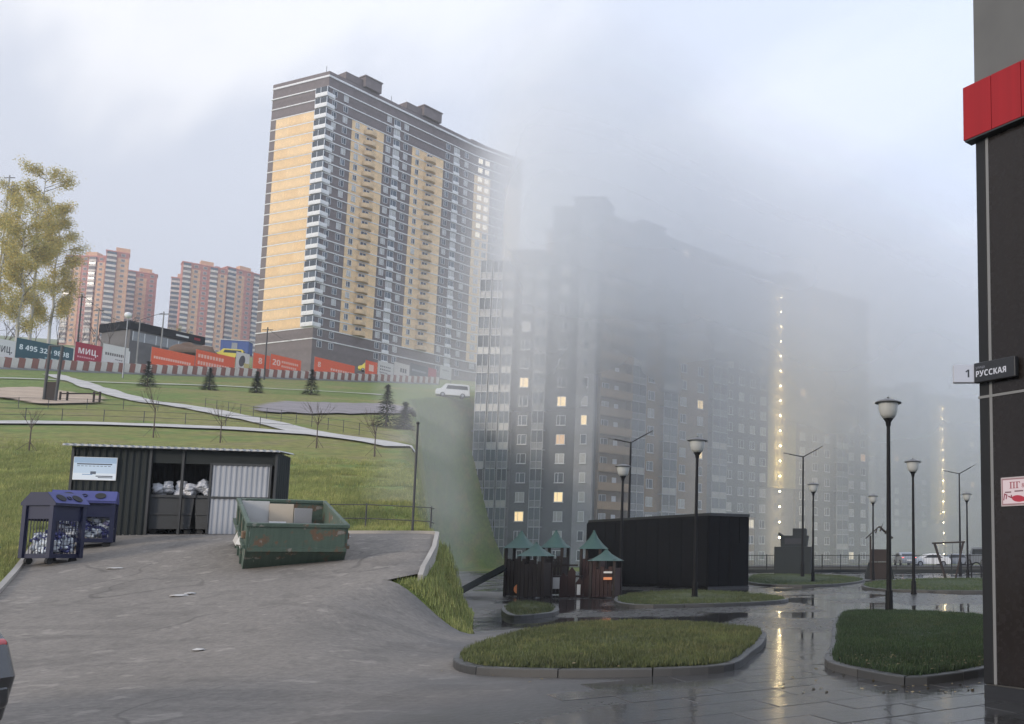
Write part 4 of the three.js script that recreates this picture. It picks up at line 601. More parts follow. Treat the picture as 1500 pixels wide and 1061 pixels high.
// ---------------------------------------------------------------- skip
{
  const f = at(434, 815, 20), gy = 1.24, o = thing('skip', 'open green metal skip with pale boards inside on the asphalt yard', 'skip', [f.x, gy, -20], 0); o.rotation.order = 'YXZ'; o.rotation.y = 0.66; o.rotation.x = 0.185;
  const L = 4.0, W = 1.88, hh = 1.06, t = 0.05, sideP = [[0, 0.5], [0.4, 0.0], [3.6, 0.0], [L, 0.5], [L, hh], [0, hh]];
  for (const s of [-1, 1]) { part('side_plate', [poly(sideP, t).rotateY(Math.PI / 2).translate(s * W / 2 - t / 2, 0, 0)], M.skip, o); part('rim', [rb(0.09, 0.09, L + 0.05, s * W / 2, hh, -L / 2, 0.02)], M.skip, o); part('side_rail', [bx(s * W / 2 + (s > 0 ? 0.026 : -0.085), s * W / 2 + (s > 0 ? 0.085 : -0.026), 0.52, 0.6, -L + 0.05, -0.05)], M.skip, o); for (const z of [-0.9, -1.9, -2.9]) part('rib', [bx(s * W / 2 + (s > 0 ? 0.025 : -0.065), s * W / 2 + (s > 0 ? 0.065 : -0.025), 0.03, hh, z - 0.03, z + 0.03)], M.skip, o); }
  for (const [z, d] of [[0, 1], [-L, -1]]) { part('end_plate', [bx(-W / 2 + 0.03, W / 2 - 0.03, 0.5, hh, z - 0.025, z + 0.025)], M.skip, o); part('slanted_plate', [quads([[[-W / 2 + 0.03, 0, z - d * 0.4], [W / 2 - 0.03, 0, z - d * 0.4], [W / 2 - 0.03, 0.5, z], [-W / 2 + 0.03, 0.5, z]], [[-W / 2 + 0.03, 0.02, z - d * 0.44], [-W / 2 + 0.03, 0.52, z - d * 0.04], [W / 2 - 0.03, 0.52, z - d * 0.04], [W / 2 - 0.03, 0.02, z - d * 0.44]]])], M.skip, o); part('rim', [rb(W + 0.1, 0.09, 0.1, 0, hh, z, 0.02)], M.skip, o); part('crossbar', [bx(-W / 2, W / 2, 0.48, 0.56, z + (d > 0 ? 0.025 : -0.075), z + (d > 0 ? 0.075 : -0.025))], M.skip, o); }
  part('floor', [bx(-W / 2 + 0.03, W / 2 - 0.03, 0.0, 0.05, -3.6, -0.4)], M.rust, o); for (const x of [-0.7, 0.7]) part('runner', [bx(x - 0.06, x + 0.06, -0.08, 0, -3.6, -0.35)], M.rust, o); for (const s of [-1, 1]) part('hook', [rb(0.1, 0.16, 0.14, s * (W / 2 + 0.05), 0.78, -0.35, 0.03)], M.rust, o);
  const world = (x, y, z) => { o.updateMatrixWorld(true); return new V3(x, y, z).applyMatrix4(o.matrixWorld); };
  [[-0.62, 0.62, -3.55, 0.62, 0.95, M.plasterBoard, 'white plaster board leaning against the far end inside the skip', 0.04], [-0.05, 0.6, -3.5, 0.52, 0.9, M.board, 'tan chipboard sheet leaning inside the skip', -0.05], [0.42, 0.56, -3.45, 0.4, 0.8, M.concrete, 'grey sheet leaning beside the tan chipboard in the skip', 0.1]].forEach(([x, y, z, w, d, m, label, a]) => { const p = world(x, y, z), b = thing('scrap_board', label, 'board', [p.x, p.y, p.z]); b.rotation.order = 'YXZ'; b.rotation.set(0.185 - 0.16, 0.66 + a, 0); part('board', [rb(w, d, 0.05, 0, 0, 0, 0.008)], m, b); });
  const r = rng(9), pcs = []; for (let i = 0; i < 130; i++) { const s = 0.05 + 0.14 * r(); pcs.push(bx(-s, s, -s * 0.5, s * 0.5, -s * 0.8, s * 0.8).rotateX(r() * 3).rotateY(r() * 3).translate((r() - 0.5) * 1.75, 0.18 + 0.3 * r(), -0.6 - 2.9 * r())); }
  const c = thing('skip_rubble', 'mixed pale rubble filling the bottom of the skip', 'rubble', o.position.toArray()); c.rotation.copy(o.rotation); part('rubble', pcs, M.plasterBoard, c, { kind: 'stuff' });
}
// ---------------------------------------------------------------- mesh recycling bins
{
  const make = (label, pos, turn, holes, w = 0.92, d = 0.86, h = 1.12) => {
    const o = thing('recycling_bin', label, 'recycling bin', pos, turn);
    for (const [x, z] of [[-1, 1], [1, 1], [-1, -1], [1, -1]]) { part('corner_post', [bx(x * w / 2 - 0.045, x * w / 2 + 0.045, 0.14, h, z * d / 2 - 0.045, z * d / 2 + 0.045)], M.blue, o); part('castor', [cyl(0.08, 0.08, 0.06, 0, -0.03, 0, 12).rotateX(Math.PI / 2).translate(x * (w / 2 - 0.08), 0.08, z * (d / 2 - 0.08))], M.rubber, o); }
    part('base', [bx(-w / 2, w / 2, 0.14, 0.24, -d / 2, d / 2)], M.blue, o); part('upper_panel', [bx(-w / 2, w / 2, h - 0.34, h, d / 2 - 0.03, d / 2)], M.blue, o); part('upper_panel', [bx(-w / 2, w / 2, h - 0.34, h, -d / 2, -d / 2 + 0.03)], M.blue, o); for (const s of [-1, 1]) part('upper_panel', [bx(s * w / 2 - (s > 0 ? 0.03 : 0), s * w / 2 + (s > 0 ? 0 : 0.03), h - 0.3, h, -d / 2 + 0.03, d / 2 - 0.03)], M.blue, o);
    const bars = []; for (let i = 1; i < 9; i++) { const x = -w / 2 + i * w / 9, z = -d / 2 + i * d / 9; bars.push(bx(x - 0.005, x + 0.005, 0.24, h - 0.34, d / 2 - 0.01, d / 2), bx(w / 2 - 0.01, w / 2, 0.24, h - 0.3, z - 0.005, z + 0.005), bx(-w / 2, -w / 2 + 0.01, 0.24, h - 0.3, z - 0.005, z + 0.005)); } for (let y = 0.32; y < h - 0.35; y += 0.1) bars.push(bx(-w / 2, w / 2, y, y + 0.008, d / 2 - 0.01, d / 2), bx(w / 2 - 0.01, w / 2, y, y + 0.008, -d / 2, d / 2)); part('wire_mesh', bars, M.blue, o, { kind: 'stuff' });
    const r = rng(pos[0] * 100 | 0), bt = []; for (let i = 0; i < 190; i++) bt.push((r() < 0.6 ? new THREE.CapsuleGeometry(0.04, 0.15, 3, 7) : new RoundedBoxGeometry(0.1, 0.14, 0.05, 1, 0.015)).rotateX(r() * 3).rotateZ(r() * 3).translate((r() - 0.5) * (w - 0.16), 0.3 + r() * 0.42 * (0.75 + 0.25 * r()), (r() - 0.5) * (d - 0.14)));
    const third = Math.floor(bt.length * 0.7); part('bottles', bt.slice(0, third), M.bottle, o, { kind: 'stuff', label: 'clear and white bottles behind the mesh' }); part('bottles', bt.slice(third), M.blueLid, o, { kind: 'stuff', label: 'bluish packaging among the bottles' });
    // hipped lid with throw-in openings in its front
    const lid = part('lid', [poly([[-d / 2 - 0.09, 0], [d / 2 + 0.09, 0], [d / 2 + 0.09, 0.06], [d / 2 - 0.13, 0.3], [-d / 2 + 0.13, 0.3], [-d / 2 - 0.09, 0.06]], w + 0.1).rotateY(Math.PI / 2).translate(-(w + 0.1) / 2, h, 0)], holes ? M.blueLid : M.blue, o);
    const fr = part('lid_front', [quads([[[-w / 2 - 0.05, h + 0.055, d / 2 + 0.105], [w / 2 + 0.05, h + 0.055, d / 2 + 0.105], [w / 2 + 0.05, h + 0.305, d / 2 - 0.125], [-w / 2 - 0.05, h + 0.305, d / 2 - 0.125]]])], M.blueLid, o);
    for (const x of [-0.27 * w, 0.27 * w]) part('throw_in_hole', [new THREE.CylinderGeometry(0.105, 0.105, 0.012, 24).rotateX(Math.PI / 2 - 0.83).translate(x, h + 0.184, d / 2 - 0.005)], M.rubber, o);
    part('recycle_badge', [new THREE.TorusGeometry(0.045, 0.014, 6, 14).rotateX(-0.83).translate(0, h + 0.185, d / 2 - 0.002)], M.blue, o); return o;
  };
  const a = at(74, 815, 20.3), b = at(118, 815, 22);
  make('dark blue wire mesh recycling bin full of white bottles beside the grass kerb', [a.x, H(a.x, 20.3) - 0.02, -20.3], 1.5, false, 0.72, 0.66, 1.32);
  make('blue mesh recycling bin with a paler two-hole lid against the green shed wall', [b.x, H(b.x, 22) - 0.02, -22], 0.62, true, 1.12, 0.7, 1.1);
}
// low fence and litter at the yard
function railing(name, label, pts, h, gap, m = M.thin, group) {
  const o = thing(name, label, 'fence', [pts[0][0], H(...pts[0]), -pts[0][1]], 0, group), base = o.position;
  for (let i = 0; i < pts.length - 1; i++) {
    const [a, b] = [pts[i], pts[i + 1]], L = Math.hypot(b[0] - a[0], b[1] - a[1]), n = Math.max(1, Math.round(L / gap)), P = (t, y) => { const X = lerp(a[0], b[0], t), D = lerp(a[1], b[1], t); return [X - base.x, H(X, D) + y - base.y, -D - base.z]; };
    for (let k = 0; k < n; k++) { part('post', [rod(P(k / n, -0.1), P(k / n, h), 0.022, 5)], m, o); part('rail', [rod(P(k / n, h * 0.95), P((k + 1) / n, h * 0.95), 0.014, 4), rod(P(k / n, h * 0.4), P((k + 1) / n, h * 0.4), 0.014, 4)], m, o); }
  }
  return o;
}
railing('low_fence', 'low green wire fence along the kerb behind the blue recycling bin', [[-15.7, 15.6], [kerbLine(17) - 0.35, 17], [kerbLine(19.5) - 0.4, 19.5]], 0.55, 0.8, mat(0.04, 0.08, 0.04, 0.6));
railing('lawn_fence', 'thin dark railing along the grass edge behind the green skip', [[-16.2, 26.6], [-14.6, 26.6], [-12.6, 26.5], [-11.9, 25.2]], 0.75, 1.5);
railing('lawn_fence', 'thin dark fence along the upper edge of the lowest footpath', onHill([[-20, 614], [90, 615], [210, 618], [330, 623], [430, 629]]), 0.7, 2.2);
railing('lawn_fence', 'thin dark fence beside the slanting footpath above the lawn', onHill([[300, 597], [390, 613], [480, 629], [550, 641], [585, 648]]), 0.8, 2.4);
railing('lawn_fence', 'thin dark fence in front of the sand area', onHill([[-20, 596], [70, 597], [180, 599], [280, 603]]), 0.7, 2.2);
{
  const r = rng(8); const gp = (x, y) => { for (let D = 9; D < 26; D += 0.05) { const p = at(x, y, D); if (p.y <= H(p.x, D)) return p; } return at(x, y, 20); };
  [[168, 834], [262, 874], [278, 871], [290, 953], [510, 787], [247, 779]].forEach(([x, y], i) => { const p = gp(x, y), o = thing('paper_litter', ['crumpled white paper scrap on the asphalt', 'flattened pale litter scrap on the asphalt'][i % 2], 'litter', [p.x, H(p.x, -p.z) + 0.012, p.z], r() * 3, ['crumpled scraps on the yard', 'flat scraps on the yard'][i % 2]); const s = 0.05 + 0.06 * r(), g = new THREE.IcosahedronGeometry(s, 2), q = g.attributes.position; for (let k = 0; k < q.count; k++) { const f = 0.7 + 0.7 * fbm(q.getX(k) * 30 + i, q.getZ(k) * 30 + q.getY(k) * 20, 2); q.setXYZ(k, q.getX(k) * f * 1.6, q.getY(k) * f * 0.22, q.getZ(k) * f); } g.computeVertexNormals(); part('scrap', [g], i === 5 ? M.rubber : M.plasterBoard, o); });
}

// ---------------------------------------------------------------- barriers and banners up the hill
const barA = pt(-30, 540, 119), barB = pt(640, 568, 197), barAt = (t, off = 0) => [lerp(barA[0], barB[0], t), lerp(barA[1], barB[1], t) + off];
{
  const L = Math.hypot(barB[0] - barA[0], barB[1] - barA[1]), n = Math.round(L / 0.8), turn = Math.atan2(barB[1] - barA[1], barB[0] - barA[0]);
  const mk = (label, m, g) => { const o = thing('road_barrier', label, 'barrier', [0, 0, 0], turn, g); part('barrier_block', [poly([[-0.36, 0], [0.36, 0], [0.5, 1.5], [-0.22, 1.5]], 0.35, 0.02)], m, o); part('foot', [bx(-0.42, 0.42, -0.25, 0.06, -0.12, 0.46)], M.concrete, o); return o; };
  const w = mk('white slanted block in the red and white barrier row below the banners', M.barrierWhite, 'white blocks of the barrier row'), d = mk('brownish red slanted block in the red and white barrier row below the banners', M.barrierRed, 'red blocks of the barrier row'); let fw = true, fd = true;
  for (let i = 0; i < n; i++) { const [X, D] = barAt((i + 0.5) / n), p = onH(X, D); p[1] += 0.1; if (i % 2 === 0) { if (fw) { w.position.set(...p); fw = false; } else copy(w, p); } else if (fd) { d.position.set(...p); fd = false; } else copy(d, p); }
  const px2t = (px) => { const k = at(px, 530, 1).x, dX = barB[0] - barA[0], dD = barB[1] - barA[1]; return (k * (barA[1] + 2) - barA[0]) / (dX - k * dD); };
  const bars = (x, c, rows) => { x.fillStyle = c; for (const [X, Y, W, Hh, n2] of rows) for (let i = 0; i < n2; i++) x.fillRect(X + i * W / n2, Y, W / n2 * 0.72, Hh); };
  const banner = (px0, px1, bg, label, draw, h = 3.0) => {
    const a = barAt(px2t(px0), 2), b = barAt(px2t(px1), 2), y = Math.min(H(...a), H(...b)), [o, W] = frameOf('banner', label, 'banner', a, b, y, undefined), cw = 512, ch = Math.round(512 * h / W);
    part('panel', [bx(0.02, W - 0.02, 1.55, 1.55 + h, -0.08, 0)], M.concrete, o); const [g, m] = face(W - 0.04, h, txt(cw, ch, bg, draw), 0.6); part('print', [g.translate(W / 2, 1.55 + h / 2, 0.004)], m, o, { keepUv: true });
    for (const x of [0.1, W - 0.1]) part('post', [bx(x - 0.05, x + 0.05, -1, 1.55, -0.08, 0)], M.thin, o); return o;
  };
  banner(-30, 20, '#d9d6d3', 'white banner with dark letters before the teal telephone banner', (x, w, h) => { x.fillStyle = '#3a3a3c'; x.font = `bold ${h * 0.42}px sans-serif`; x.fillText('МИЦ.', w * 0.38, h * 0.6, w * 0.55); });
  banner(20.5, 106, '#24505a', 'dark teal banner with a white telephone number', (x, w, h) => { x.fillStyle = '#e6ecec'; x.font = `bold ${h * 0.34}px sans-serif`; x.fillText('8 495 320 9898', w * 0.05, h * 0.52, w * 0.88); bars(x, '#8fb0b4', [[w * 0.5, h * 0.68, w * 0.4, h * 0.08, 7]]); });
  banner(107.5, 148, '#a8283e', 'crimson banner with white lettering', (x, w, h) => { x.fillStyle = '#f1e6e6'; x.font = `bold ${h * 0.4}px sans-serif`; x.fillText('МИЦ.', w * 0.1, h * 0.55, w * 0.78); bars(x, '#dca3aa', [[w * 0.1, h * 0.68, w * 0.66, h * 0.08, 8]]); });
  banner(148.5, 187, '#dbd6d1', 'cream banner with one thin line of grey print beside the crimson banner', (x, w, h) => bars(x, '#6b625e', [[w * 0.1, h * 0.42, w * 0.78, h * 0.14, 9], [w * 0.5, h * 0.7, w * 0.3, h * 0.05, 4]]));
  banner(220, 285, '#ea6236', 'orange banner with a single line of white print', (x, w, h) => bars(x, '#f3c3b2', [[w * 0.06, h * 0.46, w * 0.86, h * 0.14, 16]]));
  banner(285.5, 344, '#e65f35', 'orange banner with two lines of white print', (x, w, h) => bars(x, '#f0bba8', [[w * 0.06, h * 0.22, w * 0.66, h * 0.2, 9], [w * 0.06, h * 0.62, w * 0.88, h * 0.2, 13]]));
  banner(345, 365, '#d5cfc9', 'narrow white banner with a dark figure shape between orange banners', (x, w, h) => { x.fillStyle = '#4a4446'; x.beginPath(); x.ellipse(w * 0.45, h * 0.5, w * 0.22, h * 0.34, 0.2, 0, 7); x.fill(); x.fillStyle = '#c8b878'; x.fillRect(w * 0.6, h * 0.6, w * 0.4, h * 0.4); });
  banner(370, 395, '#ea6136', 'short orange banner with a white figure 8', (x, w, h) => { x.fillStyle = '#f4cdbf'; x.font = `bold ${h * 0.5}px sans-serif`; x.fillText('8', w * 0.3, h * 0.6); });
  banner(395.5, 441, '#eb6236', 'orange banner with a white 20 and two print lines', (x, w, h) => { x.fillStyle = '#f4cdbf'; x.font = `bold ${h * 0.5}px sans-serif`; x.fillText('20', w * 0.06, h * 0.64); bars(x, '#f0bba8', [[w * 0.36, h * 0.28, w * 0.56, h * 0.14, 9], [w * 0.36, h * 0.56, w * 0.5, h * 0.12, 8]]); });
  banner(460, 520, '#ea6338', 'orange banner with a slanting white print line, nearer the white notice', (x, w, h) => { x.fillStyle = '#f4cdbf'; x.font = `bold ${h * 0.46}px sans-serif`; x.fillText('8', w * 0.08, h * 0.6); bars(x, '#f2c0ae', [[w * 0.4, h * 0.5, w * 0.54, h * 0.15, 9]]); });
  banner(535, 553, '#e66139', 'small orange banner with a white square mark', (x, w, h) => { x.fillStyle = '#f2c8b8'; x.fillRect(w * 0.3, h * 0.25, w * 0.4, h * 0.45); });
  banner(553.5, 577, '#cfcbc6', 'white banner with three lines of grey print', (x, w, h) => bars(x, '#7a746f', [[w * 0.14, h * 0.3, w * 0.7, h * 0.1, 6], [w * 0.14, h * 0.52, w * 0.7, h * 0.1, 6], [w * 0.14, h * 0.74, w * 0.5, h * 0.08, 5]]));
  banner(577.5, 600, '#cdc5be', 'pale banner with a dark squiggle', (x, w, h) => bars(x, '#4d4648', [[w * 0.4, h * 0.35, w * 0.46, h * 0.3, 3]]));
  banner(645, 662, '#c9c6c2', 'lone pale board standing beyond the charcoal banner', (x, w, h) => bars(x, '#8a8682', [[w * 0.2, h * 0.3, w * 0.6, h * 0.1, 4]]));
  banner(601, 640, '#4c5157', 'charcoal banner with a crimson end', (x, w, h) => { x.fillStyle = '#a83a48'; x.fillRect(w * 0.68, 0, w * 0.32, h); bars(x, '#9aa0a5', [[w * 0.08, h * 0.4, w * 0.52, h * 0.14, 8]]); });
}
// behind the banners
{
  const P = (px, py, D) => { const p = at(px, py, D); return [p.x, H(p.x, D), -D]; };
  { const a = pt(-40, 500, 138), b = pt(192, 500, 150), [o, L] = frameOf('white_fence', 'long white construction fence behind the banners and birches', 'fence', a, b, H(...a)); const n = 20, dy = (H(...b) - H(...a)); for (let i = 0; i < n; i++) part('fence_panel', [bx(0.03, L / n - 0.03, 0, 3.4, -0.05, 0)], M.white, o).position.set(i * L / n, dy * i / n, 0); }
  { const a = pt(190, 490, 158), b = pt(297, 490, 170), y = at(190, 505, 158).y, [o, L] = frameOf('shop_pavilion', 'low black shop pavilion with a ribbon window behind the orange banners', 'building', a, b, y), h = 4.4; part('wall', [bx(0, L, -4, h, -8, 0)], M.roofGrey, o); part('fascia', [bx(-0.3, L + 0.3, h - 1.5, h, -8.3, 0.3)], M.black, o); part('ribbon_window', [bx(0.4, L - 0.4, 0.9, 2.6, -0.05, 0.06)], M.metal, o); for (let i = 0; i < 7; i++) part('mullion', [bx(0.4 + i * (L - 0.9) / 6, 0.5 + i * (L - 0.9) / 6, 0.9, 2.6, 0.05, 0.1)], M.frame, o); part('sign_mark', [bx(L * 0.6, L * 0.78, h - 0.95, h - 0.6, 0.3, 0.34)], M.white, o); part('sign_mark', [bx(L * 0.86, L * 0.95, h - 1, h - 0.5, 0.3, 0.34)], M.red, o); }
  { const g = new THREE.SphereGeometry(1, 32, 14, 0, 6.3, 0, 1.57), p = g.attributes.position; for (let i = 0; i < p.count; i++) { const k = 0.75 + 0.5 * fbm(p.getX(i) * 3 + 4, p.getZ(i) * 3, 3); p.setXYZ(i, p.getX(i) * 4 * k, p.getY(i) * 2.1 * k, p.getZ(i) * 3 * k); } g.computeVertexNormals(); const q = P(283, 516, 158), o = thing('soil_mound', 'brown heap of soil behind the orange banners', 'soil heap', [q[0], at(283, 522, 158).y, q[2]]); part('soil', [g], M.soil, o); }
  const van = (px, py, D, label, m, kind, turn) => car(kind === 'van' ? 'parked_van' : 'parked_car', label, [at(px, py, D).x, at(px, py, D).y, -D], turn, m, M.tail, kind);
  van(336, 527, 172, 'yellow van behind the orange banners at the foot of the tower', M.carYellow, 'van', 0.4); van(541, 545, 205, 'yellow van at the tower foot behind the small orange banner', M.carYellow, 'van', 0.5);
  { const p = rise(662, 584, 125); car('parked_van', 'white van on the hill road beyond the last banner', onH(...p), 0.5, M.carWhite, M.tail, 'van'); }
  { const q = at(346, 512, 180), o = thing('blue_container', 'blue site container near the foot of the yellow tower', 'container', [q.x, q.y - 1, q.z], 0.3); part('box', [rb(5, 2.6, 2.4, 0, 1.3, 0, 0.05)], mat(0.05, 0.1, 0.3, 0.6, { map: streaks }), o); part('roof', [bx(-2.6, 2.6, 2.6, 2.72, -1.3, 1.3)], M.white, o); part('door', [bx(-0.5, 0.5, 0.1, 2.1, 1.2, 1.26)], M.metal, o); }
  // poles with wires
  const tip = []; [[120, 430, 505, 145], [14, 255, 520, 140], [205, 468, 520, 155], [240, 455, 520, 150], [392, 478, 560, 150], [145, 450, 520, 150]].forEach(([px, y0, y1, D], i) => { const t = at(px, y0, D), X = t.x, y = H(X, D), o = thing('utility_pole', ['dark utility pole with a cross arm rising above the crimson banner', 'very tall thin pole among the birches', 'thin pole in front of the black shop pavilion', 'thin pole beside the black shop pavilion', 'thin pole rising in front of the tower\'s end wall', 'thin leaning pole above the cream banner'][i], 'pole', [X, y - 0.2, -D]); part('pole', [cyl(0.14, 0.09, t.y - y, 0, 0, 0, 8)], i === 0 || i === 4 ? M.thin : M.concrete, o); part('cross_arm', [bx(-0.9, 0.9, t.y - y - 0.5, t.y - y - 0.38, -0.05, 0.05)], M.thin, o); tip.push([X, t.y - 0.4, -D]); });
  const wire = (a, b, sag, label) => { const m = [(a[0] + b[0]) / 2, (a[1] + b[1]) / 2 - sag, (a[2] + b[2]) / 2], c = new THREE.CatmullRomCurve3([a, m, b].map((v) => new V3(...v))), o = thing('overhead_wire', label, 'wire'); part('wire', [new THREE.TubeGeometry(c, 16, 0.035, 4)], M.wire, o); };
  wire(tip[0], tip[3], 3, 'dark overhead wire from the utility pole towards the shop pavilion'); wire(tip[0], [tip[1][0], tip[1][1] - 26, tip[1][2]], 2, 'dark overhead wire running from the utility pole into the birches'); wire(tip[4], at(430, 500, 190).toArray(), 0.6, 'dark stay wire from the pole before the tower');
  { const D = 118, t = at(187, 465, D), y = H(t.x, D), o = thing('globe_lamp', 'thin grey lamp post with a white globe before the cream banner', 'street lamp', [t.x, y, -D]); part('pole', [cyl(0.09, 0.06, t.y - y, 0, 0, 0, 8)], M.metal, o); part('globe', [new THREE.SphereGeometry(0.42, 16, 12).translate(0, t.y - y + 0.3, 0)], M.white, o); }
  [[65, 505, 'rusted tall goal frame standing on the sand area']].forEach(() => { const D = rise(72, 588, 25)[1], a = at(64, 582, D), b = at(84, 584, D), t = at(66, 507, D), y = H(a.x, D), h = t.y - y, o = thing('hoop_frame', 'tall dark two post hoop frame standing at the sand area', 'frame', [a.x, y, -D]), w = b.x - a.x; part('post', [rod([0, 0, 0], [w * 0.08, h, 0], 0.1, 8)], M.thin, o); part('post', [rod([w * 0.85, 0, 0], [w, h, 0], 0.1, 8)], M.thin, o); part('crossbar', [rod([w * 0.08, h, 0], [w, h, 0], 0.06, 8)], M.thin, o); part('kick_board', [bx(0, w * 0.85, -0.1, 1.5, -0.06, 0)], M.wood, o); });
  { const D = rise(115, 590, 25)[1], a = at(87, 588, D), b = at(145, 590, D), y = H(a.x, D), o = thing('wooden_barrier', 'low dark wooden rail at the edge of the sand area', 'barrier', [a.x, y, -D]), w = b.x - a.x; for (const s of [0, 0.18, 0.85, 1]) part('post', [bx(w * s - 0.05, w * s + 0.05, -0.1, 0.75, -0.05, 0.05)], M.wood, o); part('rail', [bx(0, w, 0.55, 0.65, -0.04, 0.04)], M.wood, o); }
}

// ---------------------------------------------------------------- trees
function limb(list, a, dir, len, r, depth, R, tips, spread = 0.55) {
  const b = a.clone().addScaledVector(dir, len); list.push(rod(a.toArray(), b.toArray(), r, depth > 1 ? 6 : 4, r * 0.62)); if (depth === 0) { tips.push([a.clone(), b.clone()]); return; }
  tips.push([a.clone().lerp(b, 0.5), b.clone()]); const n = 2 + Math.floor(R() * 2);
  for (let i = 0; i < n; i++) { const d = dir.clone().add(new V3(R() - 0.5, (R() - 0.35) * 0.6, R() - 0.5).multiplyScalar(2 * spread)).normalize(); limb(list, a.clone().lerp(b, 0.55 + 0.45 * R()), d, len * (0.6 + 0.25 * R()), r * 0.58, depth - 1, R, tips, spread); }
}
function birch(label, px, top, D, crownW, seed, density, group) {
  const t = at(px, top, D), X = t.x, y = H(X, D), hgt = t.y - y, R = rng(seed), o = thing('birch_tree', label, 'tree', [X, y - 0.2, -D], 0, group), list = [], tips = [];
  let p = new V3(0, 0, 0); const up = [p.clone()]; for (let i = 1; i <= 8; i++) up.push(new V3((R() - 0.5) * 0.5 * i * 0.3, hgt * i / 8, (R() - 0.5) * 0.4)); for (let i = 0; i < 8; i++) list.push(rod(up[i].toArray(), up[i + 1].toArray(), lerp(0.26, 0.03, i / 8), 7, lerp(0.26, 0.03, (i + 1) / 8)));
  part('trunk', list.splice(0), M.bark, o);
  for (let i = 0; i < 34; i++) { const s = 0.26 + 0.72 * (i + R()) / 34, k = s * 8, a = up[Math.floor(k)].clone().lerp(up[Math.min(8, Math.floor(k) + 1)], k % 1), az = R() * 6.28, reach = crownW * 0.5 * Math.pow(Math.sin(Math.PI * clamp((s - 0.16) / 0.92)), 0.7) * (0.55 + 0.6 * R()); limb(list, a, new V3(Math.cos(az), 0.75, Math.sin(az)).normalize(), reach * 0.62, 0.05, 2, R, tips, 0.5); }
  part('limbs', list, M.twig, o);
  for (const [m, share] of [[M.leafYellow, 0.55], [M.leafOlive, 0.45]]) { const q = []; for (const [a, b] of tips) { if (R() > density) continue; const n = Math.floor(70 * share + R() * 26); for (let i = 0; i < n; i++) { const c = a.clone().lerp(b, R() * 1.2).add(new V3((R() + R() - 1) * 1.0, (R() + R() - 1.35) * 1.1, (R() + R() - 1) * 1.0)), s = 0.055 + 0.065 * R(), u = new V3(R() - 0.5, R() - 0.5, R() - 0.5).normalize().multiplyScalar(s), v = new V3(R() - 0.5, R() - 0.5, R() - 0.5).normalize().multiplyScalar(s); q.push([c.clone().sub(u).toArray(), c.clone().sub(v).toArray(), c.clone().add(u).toArray(), c.clone().add(v).toArray()]); } } part('crown', quads(q), m, o); }
  return o;
}
birch('tall yellowing birch standing above the teal banner', 66, 246, 132, 9.5, 3, 0.75); birch('yellowing birch with a thin crown behind the white banner', 18, 262, 136, 5, 4, 0.5); birch('broad olive birch in front of the pale red block', 92, 300, 140, 7, 9, 0.75); birch('low yellowing birch leaning beside the tallest one', 42, 320, 128, 7, 15, 0.7);
function bareTree(label, px, D, h, seed, leaf = 0) { const X = at(px, 500, D).x, R = rng(seed), o = thing('bare_tree', label, 'tree', [X, H(X, D) - 0.1, -D], 0, 'bare trees behind the banners'), list = [], tips = []; limb(list, new V3(0, 0, 0), new V3(0, 1, 0), h * 0.38, 0.12, 4, R, tips, 0.45); part('limbs', list, M.twig, o); if (leaf) { const q = []; for (const [a, b] of tips) for (let i = 0; i < leaf; i++) { const c = a.clone().lerp(b, R()).add(new V3(R() - 0.5, R() - 0.5, R() - 0.5).multiplyScalar(0.5)), s = 0.1, u = new V3(R() - 0.5, R() - 0.5, R() - 0.5).normalize().multiplyScalar(s), v = new V3(R() - 0.5, R() - 0.5, R() - 0.5).normalize().multiplyScalar(s); q.push([c.clone().sub(u).toArray(), c.clone().sub(v).toArray(), c.clone().add(u).toArray(), c.clone().add(v).toArray()]); } part('crown', quads(q), M.leafOlive, o); } return o; }
[6, 30, 50, 85, 110, 133, 158, 176].forEach((px, i) => bareTree('bare brown tree standing behind the white construction fence', px, 152 + (i * 7) % 13, 8 + (i * 5) % 4, 50 + i)); bareTree('small yellowish tree between the shop pavilion and the pink row', 258, 180, 9, 71, 3); bareTree('thin yellowish tree beside the narrow gap of sky', 236, 185, 11, 72, 2);
function spruce(label, px, py, hpx, seed, D0) {
  const [X, D] = D0 ? [at(px, py, D0).x, D0] : rise(px, py, 25), h = hpx * D / 1300, R = rng(seed), o = thing('young_spruce', label, 'tree', [X, H(X, D) - 0.05, -D], 0), q = [], br = [];
  part('trunk', [cyl(0.07, 0.02, h * 0.95, 0, 0, 0, 7)], M.twig, o);
  for (let i = 0; i < 900; i++) { const s = Math.pow(R(), 1.3), y = h * (0.06 + 0.94 * s), rad = h * 0.31 * (1 - s) * (0.55 + 0.6 * R()) + 0.02, az = R() * 6.28, len = 0.14 + 0.16 * R(), c = new V3(Math.cos(az) * rad, y - rad * 0.25, Math.sin(az) * rad), d = new V3(Math.cos(az), -0.35 + 0.5 * R(), Math.sin(az)).normalize().multiplyScalar(len), w = new V3(-Math.sin(az), 0.4 * (R() - 0.5), Math.cos(az)).multiplyScalar(0.05); q.push([c.clone().sub(w).sub(d).toArray(), c.clone().add(w).sub(d).toArray(), c.clone().add(w.clone().multiplyScalar(0.3)).add(d).toArray(), c.clone().sub(w.clone().multiplyScalar(0.3)).add(d).toArray()]); }
  part('crown', quads(q), M.needles, o); return o;
}
spruce('largest young spruce on the hillside, at the end of the parking lot', 565, 624, 62, 1); spruce('young spruce near the lowest end of the hillside', 592, 628, 40, 2); spruce('young spruce below the second orange 8 banner', 455, 578, 38, 3); spruce('young spruce below the orange 20 banner', 375, 575, 32, 4); spruce('young spruce below the two line orange banner', 306, 571, 34, 5); spruce('young spruce below the gap before the orange banners', 215, 566, 38, 6);
